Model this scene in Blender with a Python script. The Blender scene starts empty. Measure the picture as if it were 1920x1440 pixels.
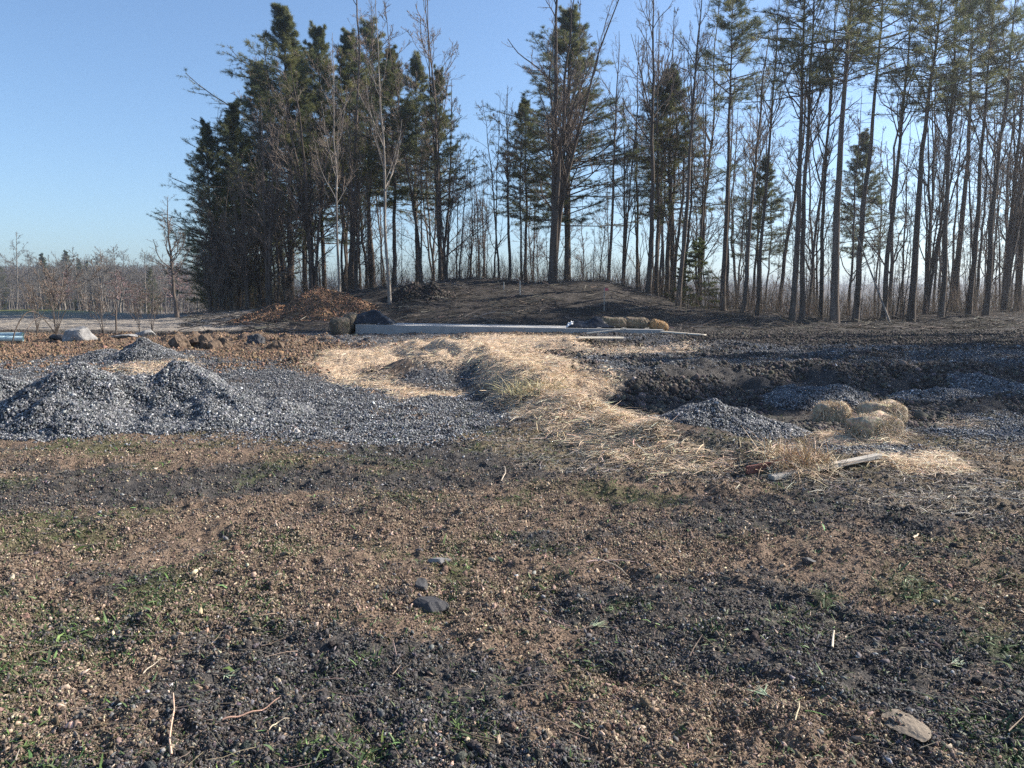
import bpy, math, random
import numpy as np
from mathutils import Vector, Matrix
sc = bpy.context.scene
COL = sc.collection
R = math.radians

# ------------------------------------------------------------------ camera
FPX, CXP, CYP, HZ, EYE = 1450.0, 960.0, 720.0, 572.0, 1.6      # focal length etc. in pixels of a 1920 px wide frame
PITCH = math.atan((CYP - HZ) / FPX)
cam_d = bpy.data.cameras.new('camera'); cam = bpy.data.objects.new('camera', cam_d); COL.objects.link(cam)
cam_d.sensor_width = 36; cam_d.lens = 36 * FPX / 1920
cam_d.clip_start = .05; cam_d.clip_end = 12000
cam.location = (0, 0, EYE); cam.rotation_euler = (math.pi / 2 - PITCH, 0, 0)
sc.camera = cam
# ------------------------------------------------------------------ light
HAZE = .0007
SUN_AZ, SUN_EL = 72.0, 32.0          # azimuth clockwise from the view axis (+Y)
w = bpy.data.worlds.new('World'); sc.world = w; w.use_nodes = True
nt = w.node_tree; nt.nodes.clear()
sky = nt.nodes.new('ShaderNodeTexSky'); sky.sky_type = 'NISHITA'; sky.sun_disc = False
sky.sun_elevation = R(SUN_EL); sky.sun_rotation = R(SUN_AZ); sky.air_density = 1.0; sky.dust_density = 0.4; sky.ozone_density = 4.5
bg = nt.nodes.new('ShaderNodeBackground'); bg.inputs[1].default_value = 0.09
wo = nt.nodes.new('ShaderNodeOutputWorld')
nt.links.new(sky.outputs[0], bg.inputs[0]); nt.links.new(bg.outputs[0], wo.inputs[0])
sd = bpy.data.lights.new('sun', 'SUN'); sd.energy = 5.0; sd.angle = R(.55); sd.color = (1, .93, .82)
so = bpy.data.objects.new('sun', sd); COL.objects.link(so)
sv = Vector((math.sin(R(SUN_AZ)) * math.cos(R(SUN_EL)), math.cos(R(SUN_AZ)) * math.cos(R(SUN_EL)), math.sin(R(SUN_EL))))
so.rotation_euler = (-sv).to_track_quat('-Z', 'Y').to_euler(); so.location = sv * 60
sc.view_settings.view_transform = 'Standard'; sc.view_settings.look = 'None'
sc.view_settings.exposure = 1.15; sc.view_settings.gamma = 1
sc.cycles.use_denoising = False
sc.cycles.max_bounces = 5; sc.cycles.diffuse_bounces = 3; sc.cycles.transparent_max_bounces = 4

# ------------------------------------------------------------------ numpy helpers
def rnd(x, y, s=0):
    h = (x.astype(np.int64) * 374761393 + y.astype(np.int64) * 668265263 + s * 974711 + 1013) & 0xffffffff
    h = ((h ^ (h >> 13)) * 1274126177) & 0xffffffff
    h = ((h ^ (h >> 16)) * 2246822519) & 0xffffffff
    return ((h ^ (h >> 15)) & 0xffffff) / float(0xffffff)
def vn(x, y, s=0):
    xi = np.floor(x); yi = np.floor(y); fx = x - xi; fy = y - yi
    fx = fx * fx * fx * (fx * (fx * 6 - 15) + 10); fy = fy * fy * fy * (fy * (fy * 6 - 15) + 10)
    a = rnd(xi, yi, s); b = rnd(xi + 1, yi, s); c = rnd(xi, yi + 1, s); d = rnd(xi + 1, yi + 1, s)
    return (a * (1 - fx) + b * fx) * (1 - fy) + (c * (1 - fx) + d * fx) * fy * 1.0
def fbm(x, y, o=4, s=0, g=.5):
    x = np.asarray(x, float); y = np.asarray(y, float)
    v = 0; a = 1.0; t = 0
    for k in range(o):
        ca, sa = math.cos(.6 + k), math.sin(.6 + k)
        v = v + a * vn((x * ca - y * sa) * 2 ** k + 17.3 * k, (x * sa + y * ca) * 2 ** k - 9.1 * k, s + k); t += a; a *= g
    return v / t
def S(a, b, x):
    t = np.clip((np.asarray(x, float) - a) / (b - a), 0, 1); return t * t * (3 - 2 * t)
def mixv(a, b, t): return a + (b - a) * t

# ------------------------------------------------------------------ terrain height
CX = [300, 380, 500, 570, 640, 740, 870, 1000, 1130, 1200, 1280, 1400, 1560, 1700, 1800, 1920, 2300]
CY = [596, 588, 578, 566, 552, 540, 526, 531, 528, 548, 575, 585, 598, 593, 584, 582, 585]
CZ = [EYE + (HZ - v) / FPX * 50 for v in CY]
RIDGE = np.array([(-3.2, 21), (-1.0, 18.5), (-.25, 15.2), (.35, 12.6), (1.0, 10.2), (1.7, 8.2), (2.3, 7.4)])
def polydist(x, y, P):
    d = np.full(np.shape(x), 1e9)
    for (ax, ay), (bx, by) in zip(P[:-1], P[1:]):
        vx, vy = bx - ax, by - ay
        t = np.clip(((x - ax) * vx + (y - ay) * vy) / (vx * vx + vy * vy), 0, 1)
        d = np.minimum(d, np.hypot(x - ax - t * vx, y - ay - t * vy))
    return d
def G(x, y, cx, cy, rx, ry): return np.exp(-((x - cx) / rx) ** 2 - ((y - cy) / ry) ** 2)
def H(x, y, fine=True):
    x = np.asarray(x, float); y = np.asarray(y, float)
    yy = np.maximum(y, 3.0)
    a = x / yy * FPX + CXP
    zl = .45 * S(13, 28, y)
    edge = mixv(12.0, 13.5, S(1.5, 5, x)) + .7 * (fbm(x * .55, y * .2, 3, 5) - .5) * 2
    zb = .44 * S(edge, edge + 1.5, y) + .08 * S(15, 22, y)
    zs = .52 * S(11.0, 18.5, y)
    zr = mixv(zb, zs, S(6.5, 11, x))
    rx = np.interp(y, RIDGE[::-1, 1], RIDGE[::-1, 0])
    z = mixv(zl, zr, S(-.5, 1.2, x - rx))
    z = z - .10 * S(.2, 1.2, x - rx) * S(7.2, 9.5, y) * (1 - S(12, 13, y))
    c = np.interp(a, CX, CZ)
    z = mixv(z, c, S(33, 50, y) ** 1.1)
    wr = S(330, 520, a)
    zfr = -13.0 + 37.5 * S(350, 950, y) + 4 * (fbm(x * .003, y * .003, 2, 8) - .5) * S(300, 800, y)
    zfl = -.6 + 16 * S(230, 600, y)
    z = mixv(z, mixv(zfl, zfr, wr), S(53, 175, y))
    z = z + .5 * G(a, y, 60, 75, 190, 25) * (1 - S(100, 150, y))                 # grassy swell far left
    d = polydist(x, y, RIDGE)
    z = z + .33 * np.exp(-(d / .55) ** 2) * (.6 + .8 * fbm(x * .9, y * .9, 2, 31))
    z = z + .42 * G(x, y, -1.9, 16.3, 1.25, .9) + .26 * G(x, y, -3.9, 19.5, 1.6, 1.0) - .2 * G(x, y, -3.4, 16.2, 1.0, .9)
    z = z + .22 * G(x, y, 1.3, 19.5, 1.5, .8) + .2 * G(x, y, 4.0, 20.5, 2.2, .7) - .15 * G(x, y, -2.9, 25.5, 2.2, 1.8)
    z = z - .05 * G(x, y, -.43, 4.12, .13, .10) + .035 * G(x, y, -.55, 4.15, .12, .12)
    z = z + .10 * G(x, y, 1.55, 8.3, .45, .3) + .10 * G(x, y, 2.3, 8.25, .4, .28) + .09 * G(x, y, 3.45, 7.5, .5, .3)
    z = z + .30 * S(.3, .9, G(x, y, -1, 20, 4.5, 5)) * (np.abs(fbm(x * .75 + 5, y * 1.1, 3, 37) - .5) * 2.2 - .3)
    mid = S(7, 12, y) * (1 - S(45, 60, y))
    z = z + mid * .16 * (fbm(x * .8, y * .8, 3, 11) - .5)
    hill = S(33, 38, y) * (1 - S(56, 70, y))
    z = z + hill * (.5 * (fbm(x * .28, y * .5, 4, 21) - .5)) * S(300, 600, a)
    bank = S(-.2, .7, x - rx) * S(11.4, 12.6, y) * (1 - S(14.5, 17, y)) * (1 - .6 * S(7, 11, x))
    z = z + bank * .26 * (fbm(x * 2.2, y * 2.2, 3, 41) - .45)
    cl = S(.0, 1, G(x, y, -10.5, 25.5, 6, 1.6) + G(x, y, -5.5, 24.5, 2.5, 1.5))
    z = z + cl * .32 * (np.abs(fbm(x * 1.1, y * 1.1, 3, 51) - .5) * 2.4)
    if fine:
        near = 1 - S(40, 60, y)
        rut = (np.abs(fbm(x * .35 + 3, y * 1.1, 3, 61) - .5) - .08)
        z = z + near * (.09 * (fbm(x * 1.3, y * 1.3, 3, 71) - .5) + 1.0 * .08 * (fbm(x * 4.5, y * 4.5, 3, 81, .6) - .5) + (1 - S(8, 14, y)) * (.03 * (fbm(x * 14, y * 14, 3, 91, .6) - .5) + .075 * S(.4, .62, fbm(x * 2.3, y * 2.3, 3, 95)) * (np.abs(fbm(x * 8, y * 8, 3, 96, .6) - .5) - .08)) + .12 * np.clip(rut, -.08, .1))
    return z
def px_ray(px, py):
    dx = (px - CXP) / FPX; dz = -(py - CYP) / FPX
    c, s = math.cos(PITCH), math.sin(PITCH)
    return dx, c + s * dz, -s + c * dz
def gp(px, py):
    """where the sight line through this pixel meets the ground"""
    dx, dy, dz = px_ray(px, py)
    t = np.geomspace(1.2, 400, 4000)
    f = EYE + t * dz - H(t * dx, t * dy, False)
    k = np.argmax(f < 0)
    if k == 0: k = len(t) - 1
    return float(t[k] * dx), float(t[k] * dy)
def at(px, D): return (px - CXP) / FPX * D / (math.cos(PITCH)) * 1.0, D
def ztop(py, D):
    _, dy, dz = px_ray(960, py); return EYE + dz / dy * D
def poly(pts): return np.array([gp(*p) for p in pts])
def inside(x, y, P, warp=.0, sc_=.8, sd_=0):
    if warp:
        x = x + warp * (fbm(x * sc_, y * sc_, 3, 101 + sd_) - .5) * 2; y = y + warp * (fbm(x * sc_ + 40, y * sc_, 3, 111 + sd_) - .5) * 2
    r = np.zeros(np.shape(x), bool); n = len(P)
    for i in range(n):
        x0, y0 = P[i]; x1, y1 = P[(i + 1) % n]
        if y0 == y1: continue
        c = ((y0 > y) != (y1 > y)) & (x < (x1 - x0) * (y - y0) / (y1 - y0) + x0); r ^= c
    return r

# ------------------------------------------------------------------ zones of the ground (where each material lies; the foreground tree-shadow band is painted as dark soil)
GRAVEL = [(poly(p), k) for p, k in [
    ([(-250, 800), (0, 808), (330, 812), (520, 822), (760, 835), (960, 800), (930, 742), (700, 728), (560, 692), (430, 668), (300, 655), (100, 668), (-250, 690)], .6),
    ([(1085, 655), (1250, 641), (1500, 648), (2300, 655), (2300, 684), (1500, 680), (1310, 676), (1200, 702), (1150, 716), (1090, 694)], .3),
    ([(540, 617), (760, 620), (890, 630), (740, 648), (590, 632)], .6), ([(1100, 625), (1262, 628), (1290, 641), (1130, 640)], .5),
    ([(1700, 792), (1990, 776), (1990, 832), (1720, 818)], .3), ([(1530, 838), (1700, 835), (1690, 850), (1540, 852)], .15), ([(760, 690), (880, 690), (890, 720), (700, 722)], .2)]]
STRAW = [(poly(p), k) for p, k in [
    ([(555, 690), (640, 652), (760, 642), (900, 626), (1080, 630), (1105, 655), (1000, 660), (970, 695), (900, 684), (800, 676), (715, 690), (665, 705), (760, 722), (890, 735), (760, 745), (620, 715)], .3),
    ([(895, 700), (900, 670), (1000, 655), (1090, 690), (1130, 760), (1250, 825), (1365, 888), (1230, 890), (1120, 855), (1010, 790), (935, 760)], .22),
    ([(1080, 645), (1320, 648), (1300, 660), (1060, 668)], .3), ([(1540, 815), (1710, 813), (1700, 836), (1560, 840)], .15),
    ([(1395, 872), (1450, 838), (1540, 866), (1510, 892)], .12), ([(1620, 866), (1760, 852), (1790, 884), (1690, 892)], .12),
    ([(1760, 795), (1840, 790), (1840, 800), (1765, 803)], .1), ([(1070, 690), (1165, 702), (1150, 765), (1050, 742)], .25), ([(200, 690), (350, 670), (360, 690), (260, 702)], .15)]]
THIN = [(poly(p), k) for p, k in [
    ([(1380, 905), (1500, 845), (1930, 800), (2100, 840), (2100, 985), (1700, 965), (1500, 925)], .3),
    ([(860, 830), (1000, 790), (1150, 850), (1350, 890), (1350, 920), (1000, 880)], .3), ([(1240, 800), (1420, 830), (1420, 880), (1300, 875)], .2)]]
BROWNS = [(gp(250, 840), 2.6, .9), (gp(330, 650), 9, 1.6), (gp(80, 665), 5, 2.2), (gp(700, 960), 2.6, 1.0), (gp(1080, 950), 1.0, .8), (gp(250, 1080), 1.6, 1.2), (gp(620, 1100), 1.2, .8),
          (gp(1650, 1030), 1.2, .6), (gp(1380, 1350), .5, .4), (gp(1450, 910), .5, .3), (gp(1000, 1230), .5, .5), (gp(1750, 1150), .6, .5), (gp(150, 1300), .5, .4)]
DARKS_AND_SHADOW = [(gp(100, 925), 2.0, .4), (gp(560, 895), 2.4, .4), (gp(1150, 890), 1.8, .5), (gp(760, 845), 1.6, .5), (gp(1330, 990), 1.0, .3), (gp(320, 1290), .6, .3), (gp(860, 1250), .5, .25), (gp(1250, 1230), .5, .25), (gp(160, 1180), .6, .2), (gp(250, 915), 2.2, .45), (gp(950, 860), 1.6, .7), (gp(900, 960), .6, .3), (gp(560, 1040), .6, .35), (gp(350, 1075), .35, .25), (gp(1450, 960), 1.4, .6), (gp(1800, 930), 1.6, .9), (gp(1450, 1150), .75, .6),  # dark soil patches, plus a tree-shadow band across the foreground painted as soil colour
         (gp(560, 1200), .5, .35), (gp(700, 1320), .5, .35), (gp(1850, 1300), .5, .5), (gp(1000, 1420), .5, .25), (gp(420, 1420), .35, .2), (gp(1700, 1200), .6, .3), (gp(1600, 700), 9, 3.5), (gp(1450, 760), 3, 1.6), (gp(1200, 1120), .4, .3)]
def zones(x, y):
    """0..1 weights: brown, gravel, straw, thin straw, green; borders frayed by a small random offset"""
    k_ = .05 + .018 * np.maximum(y - 3, 0) * (y < 40)
    x0_, y0_ = x, y; x = x + k_ * (rnd(x * 9973, y * 9973, 1) + rnd(x * 9973, y * 9973, 2) - 1); y = y + 1.6 * k_ * (rnd(x0_ * 9973, y0_ * 9973, 3) + rnd(x0_ * 9973, y0_ * 9973, 4) - 1)
    w1 = fbm(x * .85, y * 2.1, 5, 201, .64) + .85 * (fbm(x * 5, y * 5, 4, 211, .65) - .5)
    b = mixv(.015, .09, S(3, 7.5, y)) * np.ones(np.shape(x))
    for (cx, cy), rx, ry in BROWNS: b = b + .36 * G(x, y, cx, cy, rx, ry)
    for (cx, cy), rx, ry in DARKS_AND_SHADOW: b = b - .46 * G(x, y, cx, cy, rx, ry)
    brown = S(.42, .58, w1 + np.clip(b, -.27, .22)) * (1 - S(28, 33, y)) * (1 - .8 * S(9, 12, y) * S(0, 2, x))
    gr = np.zeros(np.shape(x)); st = gr.copy(); th = gr.copy()
    for P, k in GRAVEL: gr = np.maximum(gr, inside(x, y, P, k, 1.2, 1))
    for P, k in STRAW: st = np.maximum(st, inside(x, y, P, k, 1.0, 2))
    for P, k in THIN: th = np.maximum(th, inside(x, y, P, k, 1.0, 3))
    gr = gr * (fbm(x * 2.2, y * 2.2, 3, 231) > .37)
    g = S(.55, .66, fbm(x * 1.9 + 7, y * 1.9, 4, 221, .6)) * (1 - S(9, 13, y))
    return brown, gr, st, th, g

# ------------------------------------------------------------------ mesh helpers
def mesh(name, V, Fs, col=None, smooth=False):
    me = bpy.data.meshes.new(name)
    V = np.ascontiguousarray(V, np.float32); me.vertices.add(len(V)); me.vertices.foreach_set('co', V.ravel())
    if not isinstance(Fs, list): Fs = [Fs]
    li = np.concatenate([f.ravel() for f in Fs]).astype(np.int32)
    tot = np.concatenate([np.full(len(f), f.shape[1], np.int32) for f in Fs])
    st = np.concatenate([[0], np.cumsum(tot)[:-1]]).astype(np.int32)
    me.loops.add(len(li)); me.loops.foreach_set('vertex_index', li)
    me.polygons.add(len(tot)); me.polygons.foreach_set('loop_start', st)
    try: me.polygons.foreach_set('loop_total', tot)
    except Exception: pass
    if smooth: me.polygons.foreach_set('use_smooth', np.ones(len(tot), bool))
    if col is not None:
        at_ = me.color_attributes.new('Tint', 'FLOAT_COLOR', 'POINT')
        c = np.ones((len(V), 4), np.float32); c[:, :3] = col; at_.data.foreach_set('color', c.ravel())
    me.update(calc_edges=True)
    return me
def obj(name, me, mat=None, parent=None, loc=None):
    o = bpy.data.objects.new(name, me); COL.objects.link(o)
    if mat is not None and me is not None and not me.materials: me.materials.append(mat)
    if parent is not None: o.parent = parent
    if loc is not None: o.location = loc
    return o
def tag(o, label, cat, group=None, kind=None):
    if kind: o['kind'] = kind
    if label: o['label'] = label
    if cat: o['category'] = cat
    if group: o['group'] = group
    return o
def stuff(name, V, F, mat, label, cat, col=None):
    return tag(obj(name, mesh(name, V, F, col), mat), label, cat, None, 'stuff')

def nrm(v): return v / np.maximum(np.linalg.norm(v, axis=-1, keepdims=True), 1e-9)
def frames(P):
    T = nrm(np.gradient(P, axis=1)); m = nrm(T.mean(1))
    ref = np.where(np.abs(m[:, 2:3]) < .9, np.array([[0, 0, 1.]]), np.array([[1., 0, 0]]))[:, None, :]
    U = nrm(np.cross(T, np.broadcast_to(ref, T.shape))); W = np.cross(T, U)
    return T, U, W
def tubes(P, Rr, s):
    N, K = P.shape[:2]; T, U, W = frames(P)
    th = np.arange(s) * 2 * math.pi / s
    V = P[:, :, None] + Rr[:, :, None, None] * (np.cos(th)[:, None] * U[:, :, None] + np.sin(th)[:, None] * W[:, :, None])
    V = V.reshape(-1, 3)
    n, k, j = np.meshgrid(np.arange(N), np.arange(K - 1), np.arange(s), indexing='ij')
    a = (n * K + k) * s + j; b = (n * K + k) * s + (j + 1) % s
    return V, np.stack([a, b, b + s, a + s], -1).reshape(-1, 4)
def join(parts):
    Vs, Fq, Ft, o = [], [], [], 0
    for V, F in parts:
        (Fq if F.shape[1] == 4 else Ft).append(F + o); Vs.append(V); o += len(V)
    Fs = []
    if Fq: Fs.append(np.concatenate(Fq))
    if Ft: Fs.append(np.concatenate(Ft))
    return np.concatenate(Vs), Fs
def rotmats(rng, n, tilt=None):
    """random rotations; tilt keeps the z axis within about that angle of vertical"""
    if tilt is None:
        q = nrm(rng.normal(size=(n, 4)))
    else:
        a = rng.uniform(0, 2 * math.pi, n); t = rng.normal(0, tilt, n); b = rng.uniform(0, 2 * math.pi, n)
        qz = np.stack([np.cos(a / 2), 0 * a, 0 * a, np.sin(a / 2)], 1); qt = np.stack([np.cos(t / 2), np.sin(t / 2) * np.cos(b), np.sin(t / 2) * np.sin(b), 0 * a], 1)
        w1, x1, y1, z1 = qt.T; w2, x2, y2, z2 = qz.T
        q = np.stack([w1*w2-x1*x2-y1*y2-z1*z2, w1*x2+x1*w2+y1*z2-z1*y2, w1*y2-x1*z2+y1*w2+z1*x2, w1*z2+x1*y2-y1*x2+z1*w2], 1)
    w_, x, y, z = q.T
    return np.stack([np.stack([1-2*(y*y+z*z), 2*(x*y-z*w_), 2*(x*z+y*w_)], -1), np.stack([2*(x*y+z*w_), 1-2*(x*x+z*z), 2*(y*z-x*w_)], -1), np.stack([2*(x*z-y*w_), 2*(y*z+x*w_), 1-2*(x*x+y*y)], -1)], 1)
OV = np.array([(1, 0, 0), (-1, 0, 0), (0, 1, 0), (0, -1, 0), (0, 0, 1), (0, 0, -1)], float)
OF = np.array([(0, 2, 4), (2, 1, 4), (1, 3, 4), (3, 0, 4), (2, 0, 5), (1, 2, 5), (3, 1, 5), (0, 3, 5)])
CV = np.array([(a, b, c) for a in (-1, 1) for b in (-1, 1) for c in (-1, 1)], float) * .72
CF = np.array([(0, 1, 3, 2), (4, 6, 7, 5), (0, 4, 5, 1), (2, 3, 7, 6), (0, 2, 6, 4), (1, 5, 7, 3)])
_p = (1 + 5 ** .5) / 2
IV = np.array([(-1, _p, 0), (1, _p, 0), (-1, -_p, 0), (1, -_p, 0), (0, -1, _p), (0, 1, _p), (0, -1, -_p), (0, 1, -_p), (_p, 0, -1), (_p, 0, 1), (-_p, 0, -1), (-_p, 0, 1)]) / 1.902
IF = np.array([(0, 11, 5), (0, 5, 1), (0, 1, 7), (0, 7, 10), (0, 10, 11), (1, 5, 9), (5, 11, 4), (11, 10, 2), (10, 7, 6), (7, 1, 8), (3, 9, 4), (3, 4, 2), (3, 2, 6), (3, 6, 8), (3, 8, 9), (4, 9, 5), (2, 4, 11), (6, 2, 10), (8, 6, 7), (9, 8, 1)])
def scatter(rng, P, size, aspect, col, base='oct', tilt=None, jit=.28):
    """many small lumps: positions (N,3), size (N,), aspect (3,), colour (N,3)"""
    n = len(P); BV, BF = {'oct': (OV, OF), 'ico': (IV, IF), 'cube': (CV, CF)}[base]
    v = BV[None] * (1 + rng.uniform(-jit, jit, (n, len(BV), 3))) + rng.normal(0, jit * .25, (n, len(BV), 3))
    v = v * np.asarray(aspect)[None, None] * size[:, None, None]
    v = np.einsum('nij,nkj->nki', rotmats(rng, n, tilt), v) + P[:, None]
    F = (BF[None] + (np.arange(n) * len(BV))[:, None, None]).reshape(-1, BF.shape[1])
    return v.reshape(-1, 3), F, np.repeat(col, len(BV), 0)
def blades(rng, P, D, L, wd, bend, col, K=3):
    """ribbons from P along unit D, length L, width wd, sagging by bend*L"""
    n = len(P); side = nrm(np.cross(D, np.array([0, 0, 1.]) + rng.normal(0, .35, (n, 3))))
    t = np.linspace(0, 1, K)
    c = P[:, None] + D[:, None] * (L[:, None] * t)[..., None] + (bend * L)[:, None, None] * (t * t)[None, :, None] * np.concatenate([rng.normal(0, .5, (n, 2)), -np.ones((n, 1))], 1)[:, None]
    ww = (wd[:, None] * np.where(t < .99, 1, .35))[..., None] * .5
    V = np.stack([c - side[:, None] * ww, c + side[:, None] * ww], 2).reshape(-1, 3)
    k = np.arange(K - 1); a = (np.arange(n)[:, None] * K + k) * 2
    F = np.stack([a, a + 1, a + 3, a + 2], -1).reshape(-1, 4)
    return V, F, np.repeat(col, 2 * K, 0)
def shade(rng, n, c, v=.25, h=.06):
    return np.clip(np.array(c)[None] * np.exp(rng.normal(0, v, (n, 1))) * (1 + rng.normal(0, h, (n, 3))), .004, .85)

# ------------------------------------------------------------------ materials
def mat(name, rough=.9, spec=.2):
    m = bpy.data.materials.new(name); m.use_nodes = True; b = m.node_tree.nodes['Principled BSDF']
    b.inputs['Roughness'].default_value = rough; b.inputs['Specular IOR Level'].default_value = spec
    return m, m.node_tree, b
def node(t, k, **kw):
    n = t.nodes.new(k)
    for a, v in kw.items(): setattr(n, a, v)
    return n
def noise_mul(t, src, scale, lo, hi, detail=4, coord='Object'):
    tc = node(t, 'ShaderNodeTexCoord'); nz = node(t, 'ShaderNodeTexNoise'); nz.inputs['Scale'].default_value = scale; nz.inputs['Detail'].default_value = detail
    t.links.new(tc.outputs[coord], nz.inputs['Vector'])
    mr = node(t, 'ShaderNodeMapRange'); mr.inputs['From Min'].default_value = .3; mr.inputs['From Max'].default_value = .7; mr.inputs['To Min'].default_value = lo; mr.inputs['To Max'].default_value = hi
    t.links.new(nz.outputs['Fac'], mr.inputs['Value'])
    mx = node(t, 'ShaderNodeMix', data_type='RGBA', blend_type='MULTIPLY'); mx.inputs[0].default_value = 1
    t.links.new(src, mx.inputs[6]); t.links.new(mr.outputs[0], mx.inputs[7])
    return mx.outputs[2], nz
def tint_mat(name, rough=.9, spec=.2, scale=60, lo=.75, hi=1.25, bump=0):
    m, t, b = mat(name, rough, spec)
    at_ = node(t, 'ShaderNodeAttribute', attribute_name='Tint')
    c, nz = noise_mul(t, at_.outputs['Color'], scale, lo, hi); t.links.new(c, b.inputs['Base Color'])
    if bump:
        bp = node(t, 'ShaderNodeBump'); bp.inputs['Strength'].default_value = bump; bp.inputs['Distance'].default_value = .025
        t.links.new(nz.outputs['Fac'], bp.inputs['Height']); t.links.new(bp.outputs[0], b.inputs['Normal'])
    return m
def flat_mat(name, c, rough=.85, spec=.2, scale=8, lo=.75, hi=1.25, bump=0, var=0., stretch=None, metal=0):
    m, t, b = mat(name, rough, spec); b.inputs['Metallic'].default_value = metal
    rgb = node(t, 'ShaderNodeRGB'); rgb.outputs[0].default_value = (*c, 1)
    o, nz = noise_mul(t, rgb.outputs[0], scale, lo, hi, 6)
    if stretch:
        mp = node(t, 'ShaderNodeMapping'); mp.inputs['Scale'].default_value = stretch
        l = nz.inputs['Vector'].links[0].from_socket; t.links.new(l, mp.inputs[0]); t.links.new(mp.outputs[0], nz.inputs['Vector'])
    if var:
        oi = node(t, 'ShaderNodeObjectInfo'); mr = node(t, 'ShaderNodeMapRange'); mr.inputs['To Min'].default_value = 1 - var; mr.inputs['To Max'].default_value = 1 + var
        t.links.new(oi.outputs['Random'], mr.inputs['Value'])
        mx = node(t, 'ShaderNodeMix', data_type='RGBA', blend_type='MULTIPLY'); mx.inputs[0].default_value = 1
        t.links.new(o, mx.inputs[6]); t.links.new(mr.outputs[0], mx.inputs[7]); o = mx.outputs[2]
    t.links.new(o, b.inputs['Base Color'])
    if bump:
        bp = node(t, 'ShaderNodeBump'); bp.inputs['Strength'].default_value = bump; bp.inputs['Distance'].default_value = .02
        t.links.new(nz.outputs['Fac'], bp.inputs['Height']); t.links.new(bp.outputs[0], b.inputs['Normal'])
    return m
M = {}
M['ground'] = tint_mat('ground_soil', .95, .15, 75, .5, 1.5, 1.0)
M['chip'] = tint_mat('soil_and_chips', .92, .2, 90, .8, 1.2)
M['clods'] = tint_mat('earth_lumps', .95, .15, 110, .55, 1.4, .8)
M['stone'] = tint_mat('crushed_stone', .75, .35, 70, .8, 1.2)
M['straw'] = tint_mat('dry_straw', .7, .3, 30, .85, 1.15)
M['grass'] = tint_mat('green_sprouts', .6, .3, 30, .8, 1.2)
M['bark'] = flat_mat('bark', (.105, .085, .072), .92, .15, 5, .55, 1.4, .6, .25, (1, 1, .15))
M['bark_pale'] = flat_mat('pale_bark', (.25, .22, .19), .9, .15, 5, .7, 1.25, .5, .12, (1, 1, .2))
M['twig'] = flat_mat('twigs', (.20, .158, .13), .9, .15, 2, .75, 1.25, 0, .25)
M['twig_red'] = flat_mat('budding_red_twigs', (.25, .165, .155), .9, .15, 2, .75, 1.25, 0, .2)
M['twig_grey'] = flat_mat('far_grey_twigs', (.148, .132, .117), .9, .1, .6, .75, 1.25, 0, .25)
def needle_mat(name, c1, c2):
    m, t, b = mat(name, .55, .25)
    tc = node(t, 'ShaderNodeTexCoord'); nz = node(t, 'ShaderNodeTexNoise'); nz.inputs['Scale'].default_value = .8; nz.inputs['Detail'].default_value = 5
    t.links.new(tc.outputs['Object'], nz.inputs['Vector'])
    cr = node(t, 'ShaderNodeValToRGB'); cr.color_ramp.elements[0].position = .35; cr.color_ramp.elements[1].position = .68
    cr.color_ramp.elements[0].color = (*c1, 1); cr.color_ramp.elements[1].color = (*c2, 1)
    t.links.new(nz.outputs['Fac'], cr.inputs[0]); t.links.new(cr.outputs[0], b.inputs['Base Color'])
    tr = node(t, 'ShaderNodeBsdfTranslucent'); t.links.new(cr.outputs[0], tr.inputs[0])
    ms = node(t, 'ShaderNodeMixShader'); ms.inputs[0].default_value = .42
    out = t.nodes['Material Output']
    t.links.new(b.outputs[0], ms.inputs[1]); t.links.new(tr.outputs[0], ms.inputs[2]); t.links.new(ms.outputs[0], out.inputs[0])
    return m
M['needle'] = needle_mat('pine_needles', (.06, .09, .045), (.22, .21, .085))
M['needle_young'] = needle_mat('young_spruce_needles', (.07, .10, .03), (.15, .16, .05))
M['concrete'] = flat_mat('concrete', (.36, .35, .335), .9, .2, 3, .85, 1.1, .3)
M['hay'] = tint_mat('hay', .85, .2, 14, .7, 1.25)
M['plastic'] = flat_mat('black_plastic', (.012, .013, .016), .28, .5, 6, .8, 1.2)
M['white_plastic'] = flat_mat('white_plastic', (.7, .7, .7), .45, .4, 6, .9, 1.1)
M['wood_grey'] = flat_mat('weathered_wood', (.42, .38, .33), .8, .2, 9, .7, 1.2, .3, 0, (1, 8, 8))
M['wood_red'] = flat_mat('reddish_board', (.16, .065, .055), .75, .25, 9, .7, 1.2, .3, 0, (1, 8, 8))
M['wood_pale'] = flat_mat('pale_lumber', (.62, .55, .45), .8, .2, 9, .85, 1.1, .2, 0, (1, 8, 8))
M['rock'] = flat_mat('pale_rock', (.25, .24, .23), .9, .2, 7, .65, 1.25, .8)
M['rock_dark'] = flat_mat('dark_rock', (.05, .048, .05), .7, .35, 9, .6, 1.4, .8)
M['pipe'] = flat_mat('pale_blue_pipe', (.42, .55, .57), .4, .4, 4, .85, 1.1)
M['flag'] = flat_mat('pink_flag', (.6, .13, .16), .6, .3, 4, .9, 1.1)

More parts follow.
